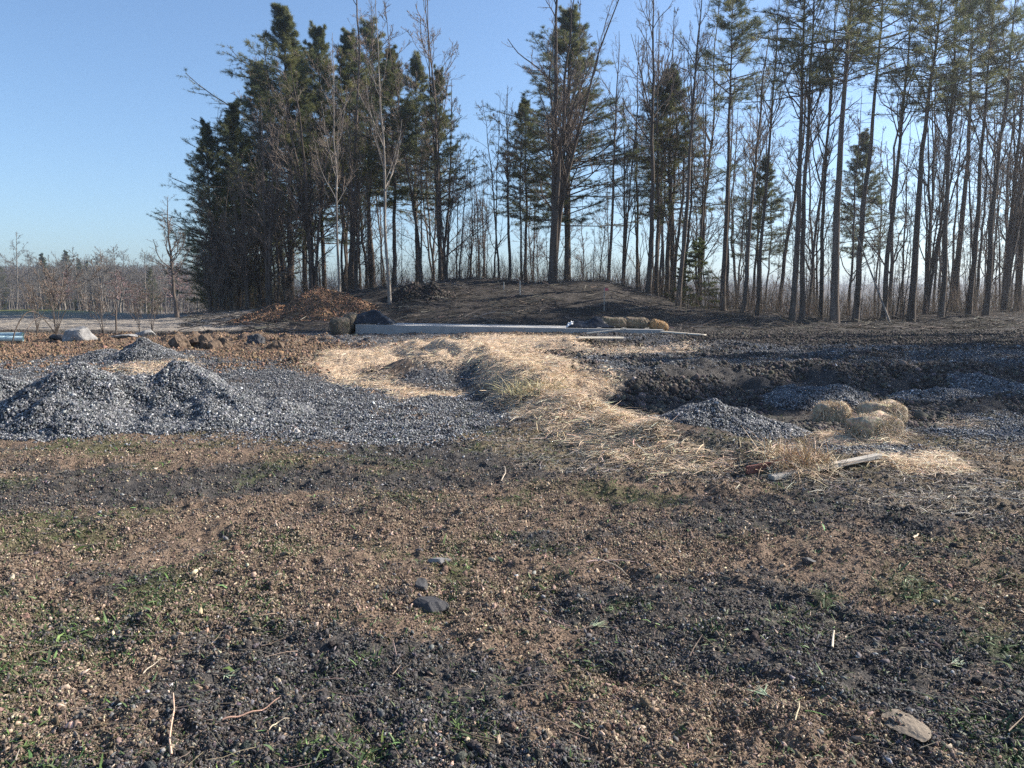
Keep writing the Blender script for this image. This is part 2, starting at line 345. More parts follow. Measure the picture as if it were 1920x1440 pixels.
# ------------------------------------------------------------------ ground: ONE sheet from underfoot to the horizon
def build_ground():
    rr = np.concatenate([[.25, .5, .8, 1.1, 1.35], np.geomspace(1.55, 70, 1050), np.geomspace(72, 3000, 130)])
    an = np.concatenate([np.linspace(-180, -52, 40)[:-1], np.linspace(-52, 52, 1000), np.linspace(52, 180, 40)[1:-1]])
    A, Rr = np.meshgrid(np.radians(an), rr); X = Rr * np.sin(A); Y = Rr * np.cos(A)
    Z = H(X, Y)
    nr, na = X.shape
    V = np.concatenate([np.stack([X, Y, Z], -1).reshape(-1, 3), [[0, 0, 0]]])
    i, j = np.meshgrid(np.arange(nr - 1), np.arange(na), indexing='ij')
    a = i * na + j; b = i * na + (j + 1) % na
    Fq = np.stack([a, a + na, b + na, b], -1).reshape(-1, 4)
    j = np.arange(na); Ft = np.stack([np.full(na, nr * na), j, (j + 1) % na], -1)
    x, y = V[:, 0], V[:, 1]
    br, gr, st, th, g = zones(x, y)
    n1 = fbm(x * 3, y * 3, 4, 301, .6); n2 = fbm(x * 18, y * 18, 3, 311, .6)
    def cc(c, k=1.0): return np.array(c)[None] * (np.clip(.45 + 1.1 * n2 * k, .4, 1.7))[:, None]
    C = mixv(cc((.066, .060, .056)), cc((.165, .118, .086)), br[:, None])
    C = mixv(C, cc((.055, .068, .028)), (.65 * g)[:, None])
    C = mixv(C, cc((.30, .22, .13)), (.35 * th)[:, None])
    C = mixv(C, cc((.09, .09, .095)), (.95 * gr)[:, None])
    C = mixv(C, cc((.52, .40, .29)), (.9 * st)[:, None])
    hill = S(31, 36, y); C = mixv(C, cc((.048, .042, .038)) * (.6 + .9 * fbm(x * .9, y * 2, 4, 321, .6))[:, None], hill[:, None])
    aa = x / np.maximum(y, 3) * FPX + CXP
    drv = S(33, 36, y) * (1 - S(62, 75, y)) * (1 - S(440, 560, aa)) * S(-200, 0, aa)
    C = mixv(C, cc((.27, .235, .20)), (drv * .9)[:, None])                                        # pale bare drive on the left
    gs = G(aa, y, 60, 78, 130, 20) * S(.35, .5, fbm(x * .1, y * .1, 3, 331) + .15); C = mixv(C, cc((.22, .22, .06)), np.clip(gs * 1.3, 0, 1)[:, None])
    far = S(110, 180, y); C = mixv(C, cc((.15, .125, .105)), far[:, None])
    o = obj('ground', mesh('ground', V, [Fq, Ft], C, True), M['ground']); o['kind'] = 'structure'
build_ground()

# ------------------------------------------------------------------ loose material on the ground
rng = np.random.default_rng(7)
def screen_pts(n, d0, d1, wide=.74):
    """points spread thicker near the viewpoint (level of detail by distance)"""
    d = 1 / rng.uniform(1 / d1, 1 / d0, n); x = (d * wide + 1.1) * rng.uniform(-1, 1, n)
    return x, d
def lumps(n, d0, d1, keep, wide=.74):
    x, y = screen_pts(n, d0, d1, wide); k = keep(x, y); return x[k], y[k]
def lay(x, y, sink=0.0): return np.stack([x, y, H(x, y) + sink], 1)

# brown soil crumbs and chips
x, y = lumps(800000, 1.9, 13, lambda x, y: (lambda z: (rng.random(len(x)) < (.16 + .84 * z[0]) * (.2 + .8 * S(.4, .56, fbm(x * 1.7, y * 1.7, 4, 405, .6)))) & (rng.random(len(x)) > .85 * np.maximum(z[1], z[2])))(zones(x, y)))
n = len(x); s = np.exp(np.clip(rng.normal(0, .45, n), -1.5, 1.1)) * .0033 * (1 + .12 * y)
c = shade(rng, n, (.172, .130, .098), .36, .05)
pale = rng.random(n) < .10; c[pale] = shade(rng, pale.sum(), (.40, .32, .23), .25)
near = y < 4.8
A1 = scatter(rng, lay(x, y, .004)[near], s[near] * rng.choice([.55, .75, 1.2], near.sum(), p=[.55, .35, .10]), (1.6, .9, .34), c[near], 'ico', None, .42); A2 = scatter(rng, lay(x, y, .004)[~near], s[~near], (1.5, .75, .5), c[~near])
V, F = join([A1[:2], A2[:2]]); C = np.concatenate([A1[2], A2[2]])
stuff('soil_crumbs', V, F, M['chip'], 'brown crumbly soil and wood chips covering the foreground', 'soil', C)
# bigger clods among the crumbs
x, y = lumps(9000, 1.9, 11, lambda x, y: fbm(x * 2.2, y * 2.2, 3, 403) > .46); n = len(x); s = np.exp(np.clip(rng.normal(0, .5, n), -1.2, 1.2)) * .0085
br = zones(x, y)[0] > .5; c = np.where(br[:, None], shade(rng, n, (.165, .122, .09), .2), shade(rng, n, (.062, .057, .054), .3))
V, F, C = scatter(rng, lay(x, y, .002), s, (1.2, 1, .7), c, 'ico', None, .3)
stuff('earth_clods', V, F, M['clods'], 'loose lumps of earth among the crumbs', 'soil', C)
# dark clods and wet stones, also darkening the painted tree-shadow band
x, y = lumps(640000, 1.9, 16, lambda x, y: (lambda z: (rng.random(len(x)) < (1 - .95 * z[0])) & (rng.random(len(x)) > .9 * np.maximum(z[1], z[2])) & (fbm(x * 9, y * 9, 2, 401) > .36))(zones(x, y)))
n = len(x); s = np.exp(np.clip(rng.normal(0, .45, n), -1.5, 1.0)) * .0036 * (1 + .12 * y)
c = shade(rng, n, (.072, .067, .065), .38, .05); k = rng.random(n) < .06; c[k] = shade(rng, k.sum(), (.17, .17, .17), .35, .03)
near = y < 4.8
A1 = scatter(rng, lay(x, y, .003)[near], s[near] * rng.choice([.55, .75, 1.15], near.sum(), p=[.55, .35, .10]), (1.4, .95, .42), c[near], 'ico', None, .42); A2 = scatter(rng, lay(x, y, .003)[~near], s[~near], (1.4, .8, .55), c[~near])
V, F = join([A1[:2], A2[:2]]); C = np.concatenate([A1[2], A2[2]])
stuff('dark_clods', V, F, M['chip'], 'dark damp clods and small stones between the brown patches and over the painted tree-shadow band', 'soil', C)
# broken clods on the bank
def bank_keep(x, y):
    rx = np.interp(y, RIDGE[::-1, 1], RIDGE[::-1, 0]); z = zones(x, y)
    return (x > rx - .2) & (z[2] < .5) & (z[1] < .5) & (fbm(x * 1.5, y * 1.5, 2, 411) > .38)
x, y = lumps(160000, 10.5, 17.5, bank_keep); n = len(x); s = np.exp(rng.normal(0, .5, n)) * .017
V, F, C = scatter(rng, lay(x, y, .01), s, (1.1, .9, .75), shade(rng, n, (.082, .070, .061), .4), 'ico')
stuff('bank_clods', V, F, M['chip'], 'dark broken clods on the face of the dug bank', 'soil', C)
# clods further back, left ledge
x, y = lumps(150000, 17, 33, lambda x, y: (lambda z: (z[2] < .5) & (z[1] < .5))(zones(x, y))); n = len(x); s = np.exp(rng.normal(0, .5, n)) * .015
br = zones(x, y)[0]; c = np.where(br[:, None] > .5, shade(rng, n, (.18, .12, .08), .3), shade(rng, n, (.06, .052, .046), .35))
V, F, C = scatter(rng, lay(x, y, .01), s, (1.2, .9, .6), c, 'cube')
stuff('field_clods', V, F, M['chip'], 'rough clods of turned soil on the level ground before the slab', 'soil', C)
# gravel lying in sheets
def gcol(n): 
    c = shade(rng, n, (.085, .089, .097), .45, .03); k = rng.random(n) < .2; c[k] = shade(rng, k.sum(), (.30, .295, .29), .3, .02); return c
jg = lambda v, k: v + rng.normal(0, k, len(v)) * (rng.random(len(v)) < .3)
x, y = lumps(520000, 8.0, 32, lambda x, y: zones(jg(x, .5), jg(y, .6))[1] > .5, .95); n = len(x); s = np.exp(rng.normal(0, .3, n)) * .0122 * (1 + .025 * np.maximum(y - 9, 0))
V, F, C = scatter(rng, lay(x, y, .008), s, (1.15, .95, .75), gcol(n))
stuff('gravel', V, F, M['stone'], 'crushed grey stone spread over the ground', 'gravel', C)
# stray stones everywhere in the foreground
x, y = lumps(900, 2.0, 14, lambda x, y: np.ones(len(x), bool)); n = len(x); s = np.exp(rng.normal(0, .45, n)) * .0075
V, F, C = scatter(rng, lay(x, y, .006), s, (1.2, .9, .6), shade(rng, n, (.15, .145, .14), .4, .03), 'ico', None, .3)
stuff('stray_stones', V, F, M['stone'], 'small grey stones lying loose on the soil', 'stones', C)
# straw
def straw_at(x, y, L0, lift, dcol, tiltsd=.22, wmul=1.0):
    n = len(x); a = rng.uniform(0, 2 * math.pi, n); t = np.abs(rng.normal(0, tiltsd, n))
    D = np.stack([np.cos(a) * np.cos(t), np.sin(a) * np.cos(t), np.sin(t)], 1); L = L0 * np.exp(rng.normal(0, .4, n))
    P = lay(x, y); P[:, 2] += np.abs(rng.normal(0, lift, n)); P -= D * L[:, None] * .3
    return blades(rng, P, D, L, .0055 * wmul * (1 + .035 * y) * np.exp(rng.normal(0, .25, n)), np.abs(rng.normal(.25, .15, n)), shade(rng, n, dcol, .3, .05), 4)
x, y = lumps(800000, 6.5, 33, lambda x, y: zones(x, y)[2] > .5, .7)
V, F, C = straw_at(x, y, .165, .03, (.63, .475, .325), .2, .62)
stuff('straw', V, F, M['straw'], 'thick golden straw strewn along the ridge and over the mounds', 'straw', C)
x, y = lumps(85000, 5.6, 16, lambda x, y: (lambda z: (z[3] > .5) & (fbm(x * 2, y * 2, 3, 431) > .42))(zones(x, y)), .9)
V, F, C = straw_at(x, y, .15, .010, (.34, .30, .25), .15, .5)
stuff('thin_straw', V, F, M['straw'], 'thin greyish straw scattered over dark soil on the right', 'straw', C)
x, y = lumps(110000, 1.9, 10, lambda x, y: rng.random(len(x)) < .25 + .75 * (fbm(x * 1.5, y * 1.5, 3, 441) > .5))
V, F, C = straw_at(x, y, .028, .003, (.24, .185, .135), .3, .26)
stuff('straw_bits', V, F, M['straw'], 'short bits of dry straw and pine needle on the near soil', 'straw', C)
# twigs and slash over the hill face
def sticks(n, fn, Lr, rr, col, name, label, cat, tilt=.15):
    x, y = fn(n); n = len(x); a = rng.normal(0, .8, n) + (rng.random(n) < .5) * math.pi; t = rng.normal(0, tilt, n)
    L = rng.uniform(*Lr, n); K = 4; tt = np.linspace(-.5, .5, K); px = x[:, None] + np.cos(a)[:, None] * L[:, None] * tt; py = y[:, None] + np.sin(a)[:, None] * L[:, None] * tt
    pz = H(x, y)[:, None] + .03 + np.abs(L * np.sin(t))[:, None] * (tt + .5) + rng.normal(0, .02, (n, K)) * L[:, None]
    P = np.stack([px, py, pz], -1); r = rng.uniform(*rr, n)[:, None] * np.linspace(1, .5, K)
    V, F = tubes(P, r, 4); stuff(name, V, F, M['chip'], label, cat, np.repeat(shade(rng, n, col, .45, .05), 4 * K, 0))
def hill_pts(n):
    d = rng.uniform(33, 53, n); x = d * rng.uniform(-.42, .75, n); k = fbm(x * .5, d * .8, 3, 451) > .42; return x[k], d[k]
sticks(6500, hill_pts, (.25, 1.4), (.007, .022), (.11, .094, .08), 'slash', 'broken branches and slash lying over the dark hillside', 'branches')
sticks(420, lambda n: screen_pts(n, 1.9, 12), (.05, .24), (.0016, .0036), (.19, .145, .11), 'small_twigs', 'thin dead twigs scattered on the near soil', 'twigs', .1)
# grass sprouts
x, y = lumps(56000, 1.9, 12, lambda x, y: (rng.random(len(x)) < .05 + .6 * zones(x, y)[4])); rep = 5; x = np.repeat(x, rep); y = np.repeat(y, rep); n = len(x)
x = x + rng.normal(0, .012, n); y = y + rng.normal(0, .012, n); a = rng.uniform(0, 2 * math.pi, n); t = rng.uniform(.2, 1.2, n)
D = np.stack([np.cos(a) * np.cos(t), np.sin(a) * np.cos(t), np.sin(t)], 1); L = np.exp(rng.normal(0, .35, n)) * .026 * (1 + .05 * y)
V, F, C = blades(rng, lay(x, y), D, L, L * .13, rng.uniform(.1, .6, n), shade(rng, n, (.062, .095, .032), .4, .1))
stuff('grass_sprouts', V, F, M['grass'], 'sparse green grass and weed sprouts in the soil', 'grass', C)

# ------------------------------------------------------------------ gravel heaps
def heap(name, peaks, px, py, label, cat, nst, ssize, mats, colf, groundcol, wide=1.0, rd=.12):
    """peaks: (dx, dy, height, radius) in metres round the foot point"""
    x0, y0 = gp(px, py) if px > 20 else (px, py); z0 = float(H(x0, y0, False)); Rm = max(math.hypot(p[0], p[1]) + p[3] * 1.25 for p in peaks)
    def hh(x, y):
        h = np.full(np.shape(x), -.06)
        for dx, dy, ht, r in peaks:
            d = np.hypot((x - x0 - dx) / wide, y - y0 - dy); d = d * (1 + .28 * (fbm(x * 1.3, y * 1.3, 3, 501) - .5))
            q = ht * (1 - d / r); k = rd * ht; q = np.where(q > ht - k, ht - k + k * np.tanh((q - ht + k) / k), q)
            q = np.maximum(q, -.06) + .05 * ht * np.exp(-((d - r) / (r * .3)) ** 2)
            h = np.maximum(h, q)
        return h + min(1, max(p[2] for p in peaks) / .8) * (.22 * (fbm(x * 1.9, y * 1.9, 3, 511) - .5) + .05 * (fbm(x * 8, y * 8, 2, 512) - .5)) * S(0, .1, h)
    nr, na = 60, 150; rr = np.linspace(.01, 1, nr) * Rm * max(wide, 1); A, Q = np.meshgrid(np.linspace(0, 2 * math.pi, na, endpoint=False), rr)
    X = x0 + Q * np.cos(A); Y = y0 + Q * np.sin(A); Hh = hh(X, Y); Z = H(X, Y) + Hh - .02
    i, j = np.meshgrid(np.arange(nr - 1), np.arange(na), indexing='ij'); a = i * na + j; b = i * na + (j + 1) % na
    Fq = np.stack([a, b, b + na, a + na], -1).reshape(-1, 4)
    V = np.stack([X, Y, Z], -1).reshape(-1, 3); Cb = shade(rng, len(V), groundcol, .35, .03)
    xs = x0 + Rm * max(wide, 1) * rng.uniform(-1, 1, nst); ys = y0 + Rm * rng.uniform(-1, 1, nst); h = hh(xs, ys); k = h > 0.0; xs, ys, h = xs[k], ys[k], h[k]
    P = np.stack([xs, ys, H(xs, ys) + h + .004], 1); s = np.exp(rng.normal(0, .3, len(xs))) * ssize
    Vs, Fs, Cs = scatter(rng, P, s, (1.15, .95, .75), colf(len(xs)))
    off = np.array([x0, y0, z0]); me = mesh(name, np.concatenate([V, Vs]) - off, [Fq, Fs + len(V)], np.concatenate([Cb, Cs]))
    return tag(obj(name, me, mats, None, off), label, cat)
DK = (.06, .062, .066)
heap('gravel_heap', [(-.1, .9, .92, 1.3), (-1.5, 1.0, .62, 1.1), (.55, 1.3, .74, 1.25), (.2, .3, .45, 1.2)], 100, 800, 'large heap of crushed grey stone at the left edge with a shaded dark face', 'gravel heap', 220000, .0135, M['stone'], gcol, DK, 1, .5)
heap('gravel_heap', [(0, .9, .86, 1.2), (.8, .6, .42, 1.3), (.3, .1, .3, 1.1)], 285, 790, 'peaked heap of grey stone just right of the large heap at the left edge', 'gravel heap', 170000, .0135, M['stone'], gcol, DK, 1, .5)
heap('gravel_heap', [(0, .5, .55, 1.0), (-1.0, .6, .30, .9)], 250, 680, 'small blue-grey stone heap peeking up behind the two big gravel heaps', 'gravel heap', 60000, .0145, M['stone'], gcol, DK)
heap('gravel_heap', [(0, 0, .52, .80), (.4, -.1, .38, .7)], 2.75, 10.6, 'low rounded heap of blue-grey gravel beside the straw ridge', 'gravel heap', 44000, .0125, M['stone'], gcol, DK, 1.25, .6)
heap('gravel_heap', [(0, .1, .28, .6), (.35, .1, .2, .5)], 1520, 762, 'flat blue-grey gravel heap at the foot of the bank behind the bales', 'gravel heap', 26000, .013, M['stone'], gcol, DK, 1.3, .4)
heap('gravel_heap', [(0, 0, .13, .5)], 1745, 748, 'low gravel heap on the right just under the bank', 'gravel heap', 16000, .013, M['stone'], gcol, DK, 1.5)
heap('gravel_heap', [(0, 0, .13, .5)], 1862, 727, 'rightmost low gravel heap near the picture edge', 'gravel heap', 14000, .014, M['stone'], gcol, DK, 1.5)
def dcol(n): return np.where(rng.random((n, 1)) < .6, shade(rng, n, (.30, .17, .10), .3), shade(rng, n, (.085, .065, .05), .4))
heap('dirt_mound', [(0, 0, 1.6, 2.5), (-1.8, -.4, .8, 2.2)], 592, 592, 'pointed mound of brown dirt before the dark pines', 'dirt mound', 26000, .032, M['chip'], dcol, (.16, .10, .065), 1.1)
heap('dirt_mound', [(0, 0, .8, 1.2), (1.0, 0, .7, 1.0)], 775, 557, 'dark lumpy dirt mound on the hillside right of the pale birch', 'dirt mound', 5000, .06, M['chip'], lambda n: shade(rng, n, (.05, .042, .037), .4), (.04, .035, .03), 1.2)

# ------------------------------------------------------------------ trees
def lerp_at(P, t):
    N, K = P.shape[:2]; f = t * (K - 1); i = np.minimum(f.astype(int), K - 2); f = f - i
    n = np.arange(N); return P[n, i] * (1 - f)[:, None] + P[n, i + 1] * f[:, None], P[n, i + 1] - P[n, i]
def spawn(rg, P, Rr, n, t0, t1, ang, L, K, up, wob, rf, rmin, lpow=.6):
    N = len(P); idx = np.repeat(np.arange(N), n); t = rg.uniform(t0, t1, N * n)
    p, T = lerp_at(P[idx], t); T = nrm(T); plen = np.linalg.norm(np.diff(P, axis=1), axis=2).sum(1)[idx]
    f = t * (Rr.shape[1] - 1); i = np.minimum(f.astype(int), Rr.shape[1] - 2); pr = Rr[idx, i] * (1 - f + i) + Rr[idx, i + 1] * (f - i)
    q = nrm(rg.normal(size=(N * n, 3))); U = nrm(np.cross(T, q)); a = rg.uniform(ang[0], ang[1], N * n)[:, None]
    d = T * np.cos(a) + U * np.sin(a); ln = L * plen * rg.uniform(.55, 1.2, N * n) * (1.08 - t) ** lpow
    C = np.zeros((N * n, K, 3)); C[:, 0] = p
    for k in range(1, K):
        C[:, k] = C[:, k - 1] + d * (ln / (K - 1))[:, None]
        d = nrm(d + np.array([0, 0, up]) + wob * rg.normal(size=d.shape))
    r = np.maximum(pr * rf, rmin)[:, None] * np.linspace(1, .35, K); r = np.maximum(r, rmin * .6)
    return C, r
def trunk_line(rg, h, r, K=16, wob=.05, lean=(0, 0), taper=.12, flare=.35):
    t = np.linspace(0, 1, K); w = np.cumsum(rg.normal(0, wob, (K, 2)), 0); w -= w[0]
    P = np.stack([w[:, 0] + lean[0] * t * h, w[:, 1] + lean[1] * t * h, t * h], 1)
    rr = r * (1 - (1 - taper) * t) * (1 + flare * np.exp(-t * h / .5)); return P[None], rr[None]
def make_bare(seed, h=18, r=.19, stems=1, crown=.35, limbs=20, fine=4, spread=.5, lw=.34, lm=(.08, .24)):
    """returns (trunk mesh data, crown mesh data) of a leafless tree h metres tall"""
    rg = np.random.default_rng(seed); TP, CP = [], []
    for s in range(stems):
        a = rg.uniform(0, 6.28); l = 0 if stems == 1 else rg.uniform(*lm)
        P, Rr = trunk_line(rg, h * (1 if s == 0 else rg.uniform(.75, 1)), r * (1 if s == 0 else rg.uniform(.55, .85)), 16, .0028 * h if stems == 1 else .004 * h, (l * math.cos(a), l * math.sin(a)), .12)
        if stems > 1: P[0, :, :2] *= (np.linspace(0, 1, 16) ** .75)[:, None]; P[0, :, :2] += np.array([math.cos(a), math.sin(a)]) * r * .7
        P[0, 0, 2] -= .35
        TP.append(tubes(P, Rr, 9))
        L1, R1 = spawn(rg, P, Rr, limbs, crown, .97, (.35, .95), lw, 9, .10, .13, .52, .012, .7)
        TP.append(tubes(L1[:, :], R1, 5))
        L2, R2 = spawn(rg, L1, R1, 7, .2, 1, (.35, .9), .48, 7, .07, .15, .6, .0075)
        L3, R3 = spawn(rg, L2, R2, 6, .15, 1, (.3, .9), .5, 5, .05, .16, .65, .0055)
        CP += [tubes(L2, R2, 4), tubes(L3, R3, 3)]
        if fine: L4, R4 = spawn(rg, L3, R3, fine, .15, 1, (.3, .9), .55, 3, .04, .18, .7, .0042); CP.append(tubes(L4, R4, 3))
    return join(TP), join(CP)
def tufts(rg, P, D, nn, L, wd):
    n = len(P); idx = np.repeat(np.arange(n), nn); m = len(idx)
    d = nrm(D[idx] * .8 + rg.normal(0, .62, (m, 3)) + np.array([0, 0, .12])); l = L * rg.uniform(.6, 1.2, m)[:, None]
    s = nrm(np.cross(d, rg.normal(size=(m, 3)))) * wd * .5; b = P[idx] + d * l * .05
    V = np.stack([b - s * .6, b + s * .6, b + d * l + s * .3, b + d * l - s * .3], 1).reshape(-1, 3)
    return V, (np.arange(m * 4).reshape(-1, 4))
def make_pine(seed, h=25, r=.27, base=.3, width=4.2, dens=1.0, shape='white', side=0, dead=1, nn=8, nl=.25, nw=.024):
    rg = np.random.default_rng(seed); P, Rr = trunk_line(rg, h, r, 18, .05, (0, 0), .08, .3); P[0, 0, 2] -= .35
    TP = [tubes(P, Rr, 9)]; CP = []
    zz = []; z = base
    while z < .985: zz += [z] * rg.integers(4, 7); z += rg.uniform(.4, .75) / h * (1 - .45 * (z - base) / (1 - base))
    zz = np.array(zz); n = len(zz); u = (zz - base) / (1 - base)
    ln = (.55 + width * (np.clip((1 - u) / .8, 0.0, 1) ** .72) * (.66 + .34 * np.sin(np.clip(u * 3 + .5, 0, math.pi)))) * rg.uniform(.5, 1.15, n)
    az = rg.uniform(0, 2 * math.pi, n); ln *= .5 + .95 * vn(u * 11, az * 1.1 + seed, 77); ln *= 1 + side * np.cos(az - math.pi)
    el = rg.uniform(-.12, .38, n) + .75 * u ** 2.2 + (.1 if shape == 'white' else -.15); K = 8
    d = np.stack([np.cos(az) * np.cos(el), np.sin(az) * np.cos(el), np.sin(el)], 1)
    p, _ = lerp_at(np.repeat(P, n, 0), zz); B = np.zeros((n, K, 3)); B[:, 0] = p
    for k in range(1, K):
        B[:, k] = B[:, k - 1] + d * (ln / (K - 1))[:, None]; d = nrm(d + np.array([0, 0, .075 if k > 3 else -.03]) + .07 * rg.normal(size=d.shape))
    br = (.008 + .008 * ln)[:, None] * np.linspace(1, .3, K); TP.append(tubes(B, br, 4))
    nb = int(11 * dens); S2, R2 = spawn(rg, B, br, nb, .22, 1, (.45, 1.05), .36, 4, .06, .1, .55, .006, .5)
    S2[:, :, 2] = S2[:, :1, 2] + (S2[:, :, 2] - S2[:, :1, 2]) * .45
    CPt, CPd = [], []
    for A, t0, m in ((S2, .2, 6), (B, .5, 9)):
        idx = np.repeat(np.arange(len(A)), m); t = rg.uniform(t0, 1, len(idx)); q, T = lerp_at(A[idx], t); CPt.append(q + rg.normal(0, .04, q.shape)); CPd.append(nrm(T))
    TPb = tubes(S2, R2, 3)
    tv = tufts(rg, np.concatenate(CPt), np.concatenate(CPd), nn, nl, nw)
    if dead and base > .1:
        zd = rg.uniform(min(.12, base * .5), base, int(16 * dead)); pd, _ = lerp_at(np.repeat(P, len(zd), 0), zd); a = rg.uniform(0, 6.28, len(zd)); l = rg.uniform(.5, 2.2, len(zd)); t = np.linspace(0, 1, 5)
        Dd = pd[:, None] + np.stack([np.cos(a), np.sin(a), 0 * a - .12], 1)[:, None] * (l[:, None] * t)[..., None]; Dd[..., 2] += .1 * rg.normal(size=Dd.shape[:2]) * t
        TP.append(tubes(Dd, np.full((len(zd), 1), .016) * np.linspace(1, .4, 5), 3))
        S3, R3 = spawn(rg, Dd, np.full((len(zd), 5), .01), 5, .3, 1, (.4, 1), .4, 3, 0, .1, .6, .006); TP.append(tubes(S3, R3, 3))
    TP.append(TPb)
    return join(TP), tv
PROTO = {}
def proto(key, data, tm, cm, tname='trunk', cname='crown'):
    a = mesh(key + '_' + tname, data[0][0], data[0][1], None, True); a.materials.append(tm)
    b = mesh(key + '_' + cname, data[1][0], data[1][1]); b.materials.append(cm)
    PROTO[key] = (a, b)
for i in range(4): proto(f'bare{i}', make_bare(100 + i, 20, .20, 1, [.38, .5, .3, .45][i], [20, 16, 22, 18][i]), M['bark'], M['twig'])
proto('bushy', make_bare(120, 16, .16, 4, .14, 13, 3, .5, .42), M['bark'], M['twig'])
proto('multi0', make_bare(121, 20, .24, 5, .28, 12, 3, .5, .34, (.1, .3)), M['bark'], M['twig'])
proto('multi1', make_bare(122, 18, .15, 5, .3, 10, 3, .5, .3), M['bark'], M['twig'])
proto('pale', make_bare(123, 22, .15, 1, .35, 18, 4), M['bark_pale'], M['twig'])
for i in range(4): proto(f'thin{i}', make_bare(140 + i, 12, .062, 1, [.25, .4, .5, .15][i], 17, 2, .5, .26), M['bark'], M['twig'])
proto('pine0', make_pine(201, 26, .27, .22, 6.2, 1.35), M['bark'], M['needle'])
proto('pineL', make_pine(212, 26, .30, .20, 5.6, 1.2, 'white', .42), M['bark'], M['needle'])
proto('pine1', make_pine(202, 22, .25, .05, 5.6, 1.35, 'white', .15), M['bark'], M['needle'])
proto('pine2', make_pine(203, 25, .24, .36, 4.6, 1.4), M['bark'], M['needle'])
proto('pine3', make_pine(204, 22, .20, .36, 4.4, 1.0), M['bark'], M['needle'])
proto('high0', make_pine(205, 27, .27, .58, 4.6, .7, 'white', 0, 1.5, 4, .32, .036), M['bark'], M['needle'])
proto('high1', make_pine(206, 25, .22, .64, 4.2, .7, 'white', 0, 1.5, 4, .32, .036), M['bark'], M['needle'])
proto('spruce', make_pine(207, 6, .07, .04, 1.15, .9, 'spruce', 0, 0, 8, .12, .022), M['bark'], M['needle_young'])
def far_bare(seed, h, cm):
    rg = np.random.default_rng(seed); P, Rr = trunk_line(rg, h, .13, 8, .12, (0, 0), .15, .2); P[0, 0, 2] -= .5
    L1, R1 = spawn(rg, P, Rr, 22, .22, .97, (.4, 1.0), .34, 5, .1, .14, .5, .028); L2, R2 = spawn(rg, L1, R1, 7, .15, 1, (.35, 1), .5, 4, .05, .2, .6, .018); L3, R3 = spawn(rg, L2, R2, 9 if seed == 310 else 4, .15, 1, (.35, 1), .55, 3, .05, .2, .7, .02 if seed == 310 else .014)
    return join([tubes(P, Rr, 5), tubes(L1, R1, 3)]), join([tubes(L2, R2, 3), tubes(L3, R3, 3)])
proto('shrub', make_bare(330, 2.6, .013, 9, .35, 5, 0, .5, .3, (.12, .6)), M['bark'], M['twig'])
proto('brushy', make_bare(331, 6, .05, 6, .1, 10, 2, .5, .4), M['bark'], M['twig'])
for i in range(3): proto(f'far{i}', far_bare(300 + i, 13, None), M['twig_grey'], M['twig_grey'])
proto('far_red', far_bare(310, 8, None), M['twig_grey'], M['twig_red'])
proto('far_pine', make_pine(311, 16, .2, .15, 3.0, .5, 'white', 0, 0, 5, .45, .09), M['bark'], M['needle'])
HT = {'pineL': 26, 'bushy': 16, 'multi0': 20, 'multi1': 18, 'pale': 22, 'pine0': 26, 'pine1': 22, 'pine2': 25, 'pine3': 22, 'high0': 27, 'high1': 25, 'spruce': 6, 'shrub': 2.6, 'brushy': 6, 'far_red': 8, 'far_pine': 16}
def tree(key, x, y, h, label, cat, group=None, lean=0.0, spin=None, fat=1.0, name=None, leany=0.0):
    k = h / HT.get(key, 20 if key.startswith('bare') else 12 if key.startswith('thin') else 13)
    a, b = PROTO[key]
    nm = name or ('pine_tree' if key[:4] in ('pine', 'high') or key == 'far_pine' else 'spruce_tree' if key == 'spruce' else 'sapling' if key.startswith('thin') else 'bare_tree')
    o = obj(nm, None, None, None, (x, y, float(H(x, y, False))))
    o.rotation_mode = 'XYZ'
    sp = rng.uniform(0, 6.28) if spin is None else spin
    o.rotation_euler = (Matrix.Rotation(R(lean), 3, 'Y') @ Matrix.Rotation(R(leany), 3, 'X') @ Matrix.Rotation(sp, 3, 'Z')).to_euler()
    o.scale = (k * fat, k * fat, k); obj('trunk', a, None, o); obj('crown', b, None, o)
    return tag(o, label, cat, group)
def tr(key, px, D, ty, label, cat='tree', lean=0., fat=1., spin=None, group=None, h=None):
    x, y = at(px, D); z = float(H(x, y, False))
    return tree(key, x, y, h if h else (ztop(ty, D) - z) / math.cos(R(lean)), label, cat, group, lean, spin, fat)
# --- the dark grove on the left
tr('pineL', 548, 58, 8, 'tallest dark white pine of the left grove with long branches reaching left', 'pine tree', 0, 1.15, 0)
tr('pine1', 455, 56, 195, 'dense dark pine left of the tallest pine, clothed almost to the ground', 'pine tree', 0, 1.05, 0)
tr('pine1', 412, 56, 232, 'leftmost dark pine with low branches ending over the pale drive', 'pine tree', -1, .92, 2.6)
tr('pine0', 612, 62, 50, 'dark pine standing just right of the tallest pine of the grove', 'pine tree', 0, .9, 2.0)
tr('pine2', 668, 60, 62, 'yellow-green topped pine in the middle of the left grove', 'pine tree', 0, 1.1, 1.0)
tr('pine2', 742, 54, 95, 'pine with a thick black trunk beside the pale leaning birch', 'pine tree', 0, 1.05, 4.0)
tr('pine3', 828, 58, 135, 'slim pine with a sparse narrow top at the right end of the grove', 'pine tree', 0, .85, 3.0)
tr('pine2', 500, 66, 120, 'pine hidden behind the grove between the two tallest left pines', 'pine tree', 0, 1.15, 5.0)
tr('pine3', 700, 68, 50, 'pine standing at the back of the grove behind the pale birch', 'pine tree', 0, 1.2, .4)
tr('pine2', 580, 70, 100, 'pine at the back of the grove with its trunk in deep shade', 'pine tree', 0, 1.1, 2.2)
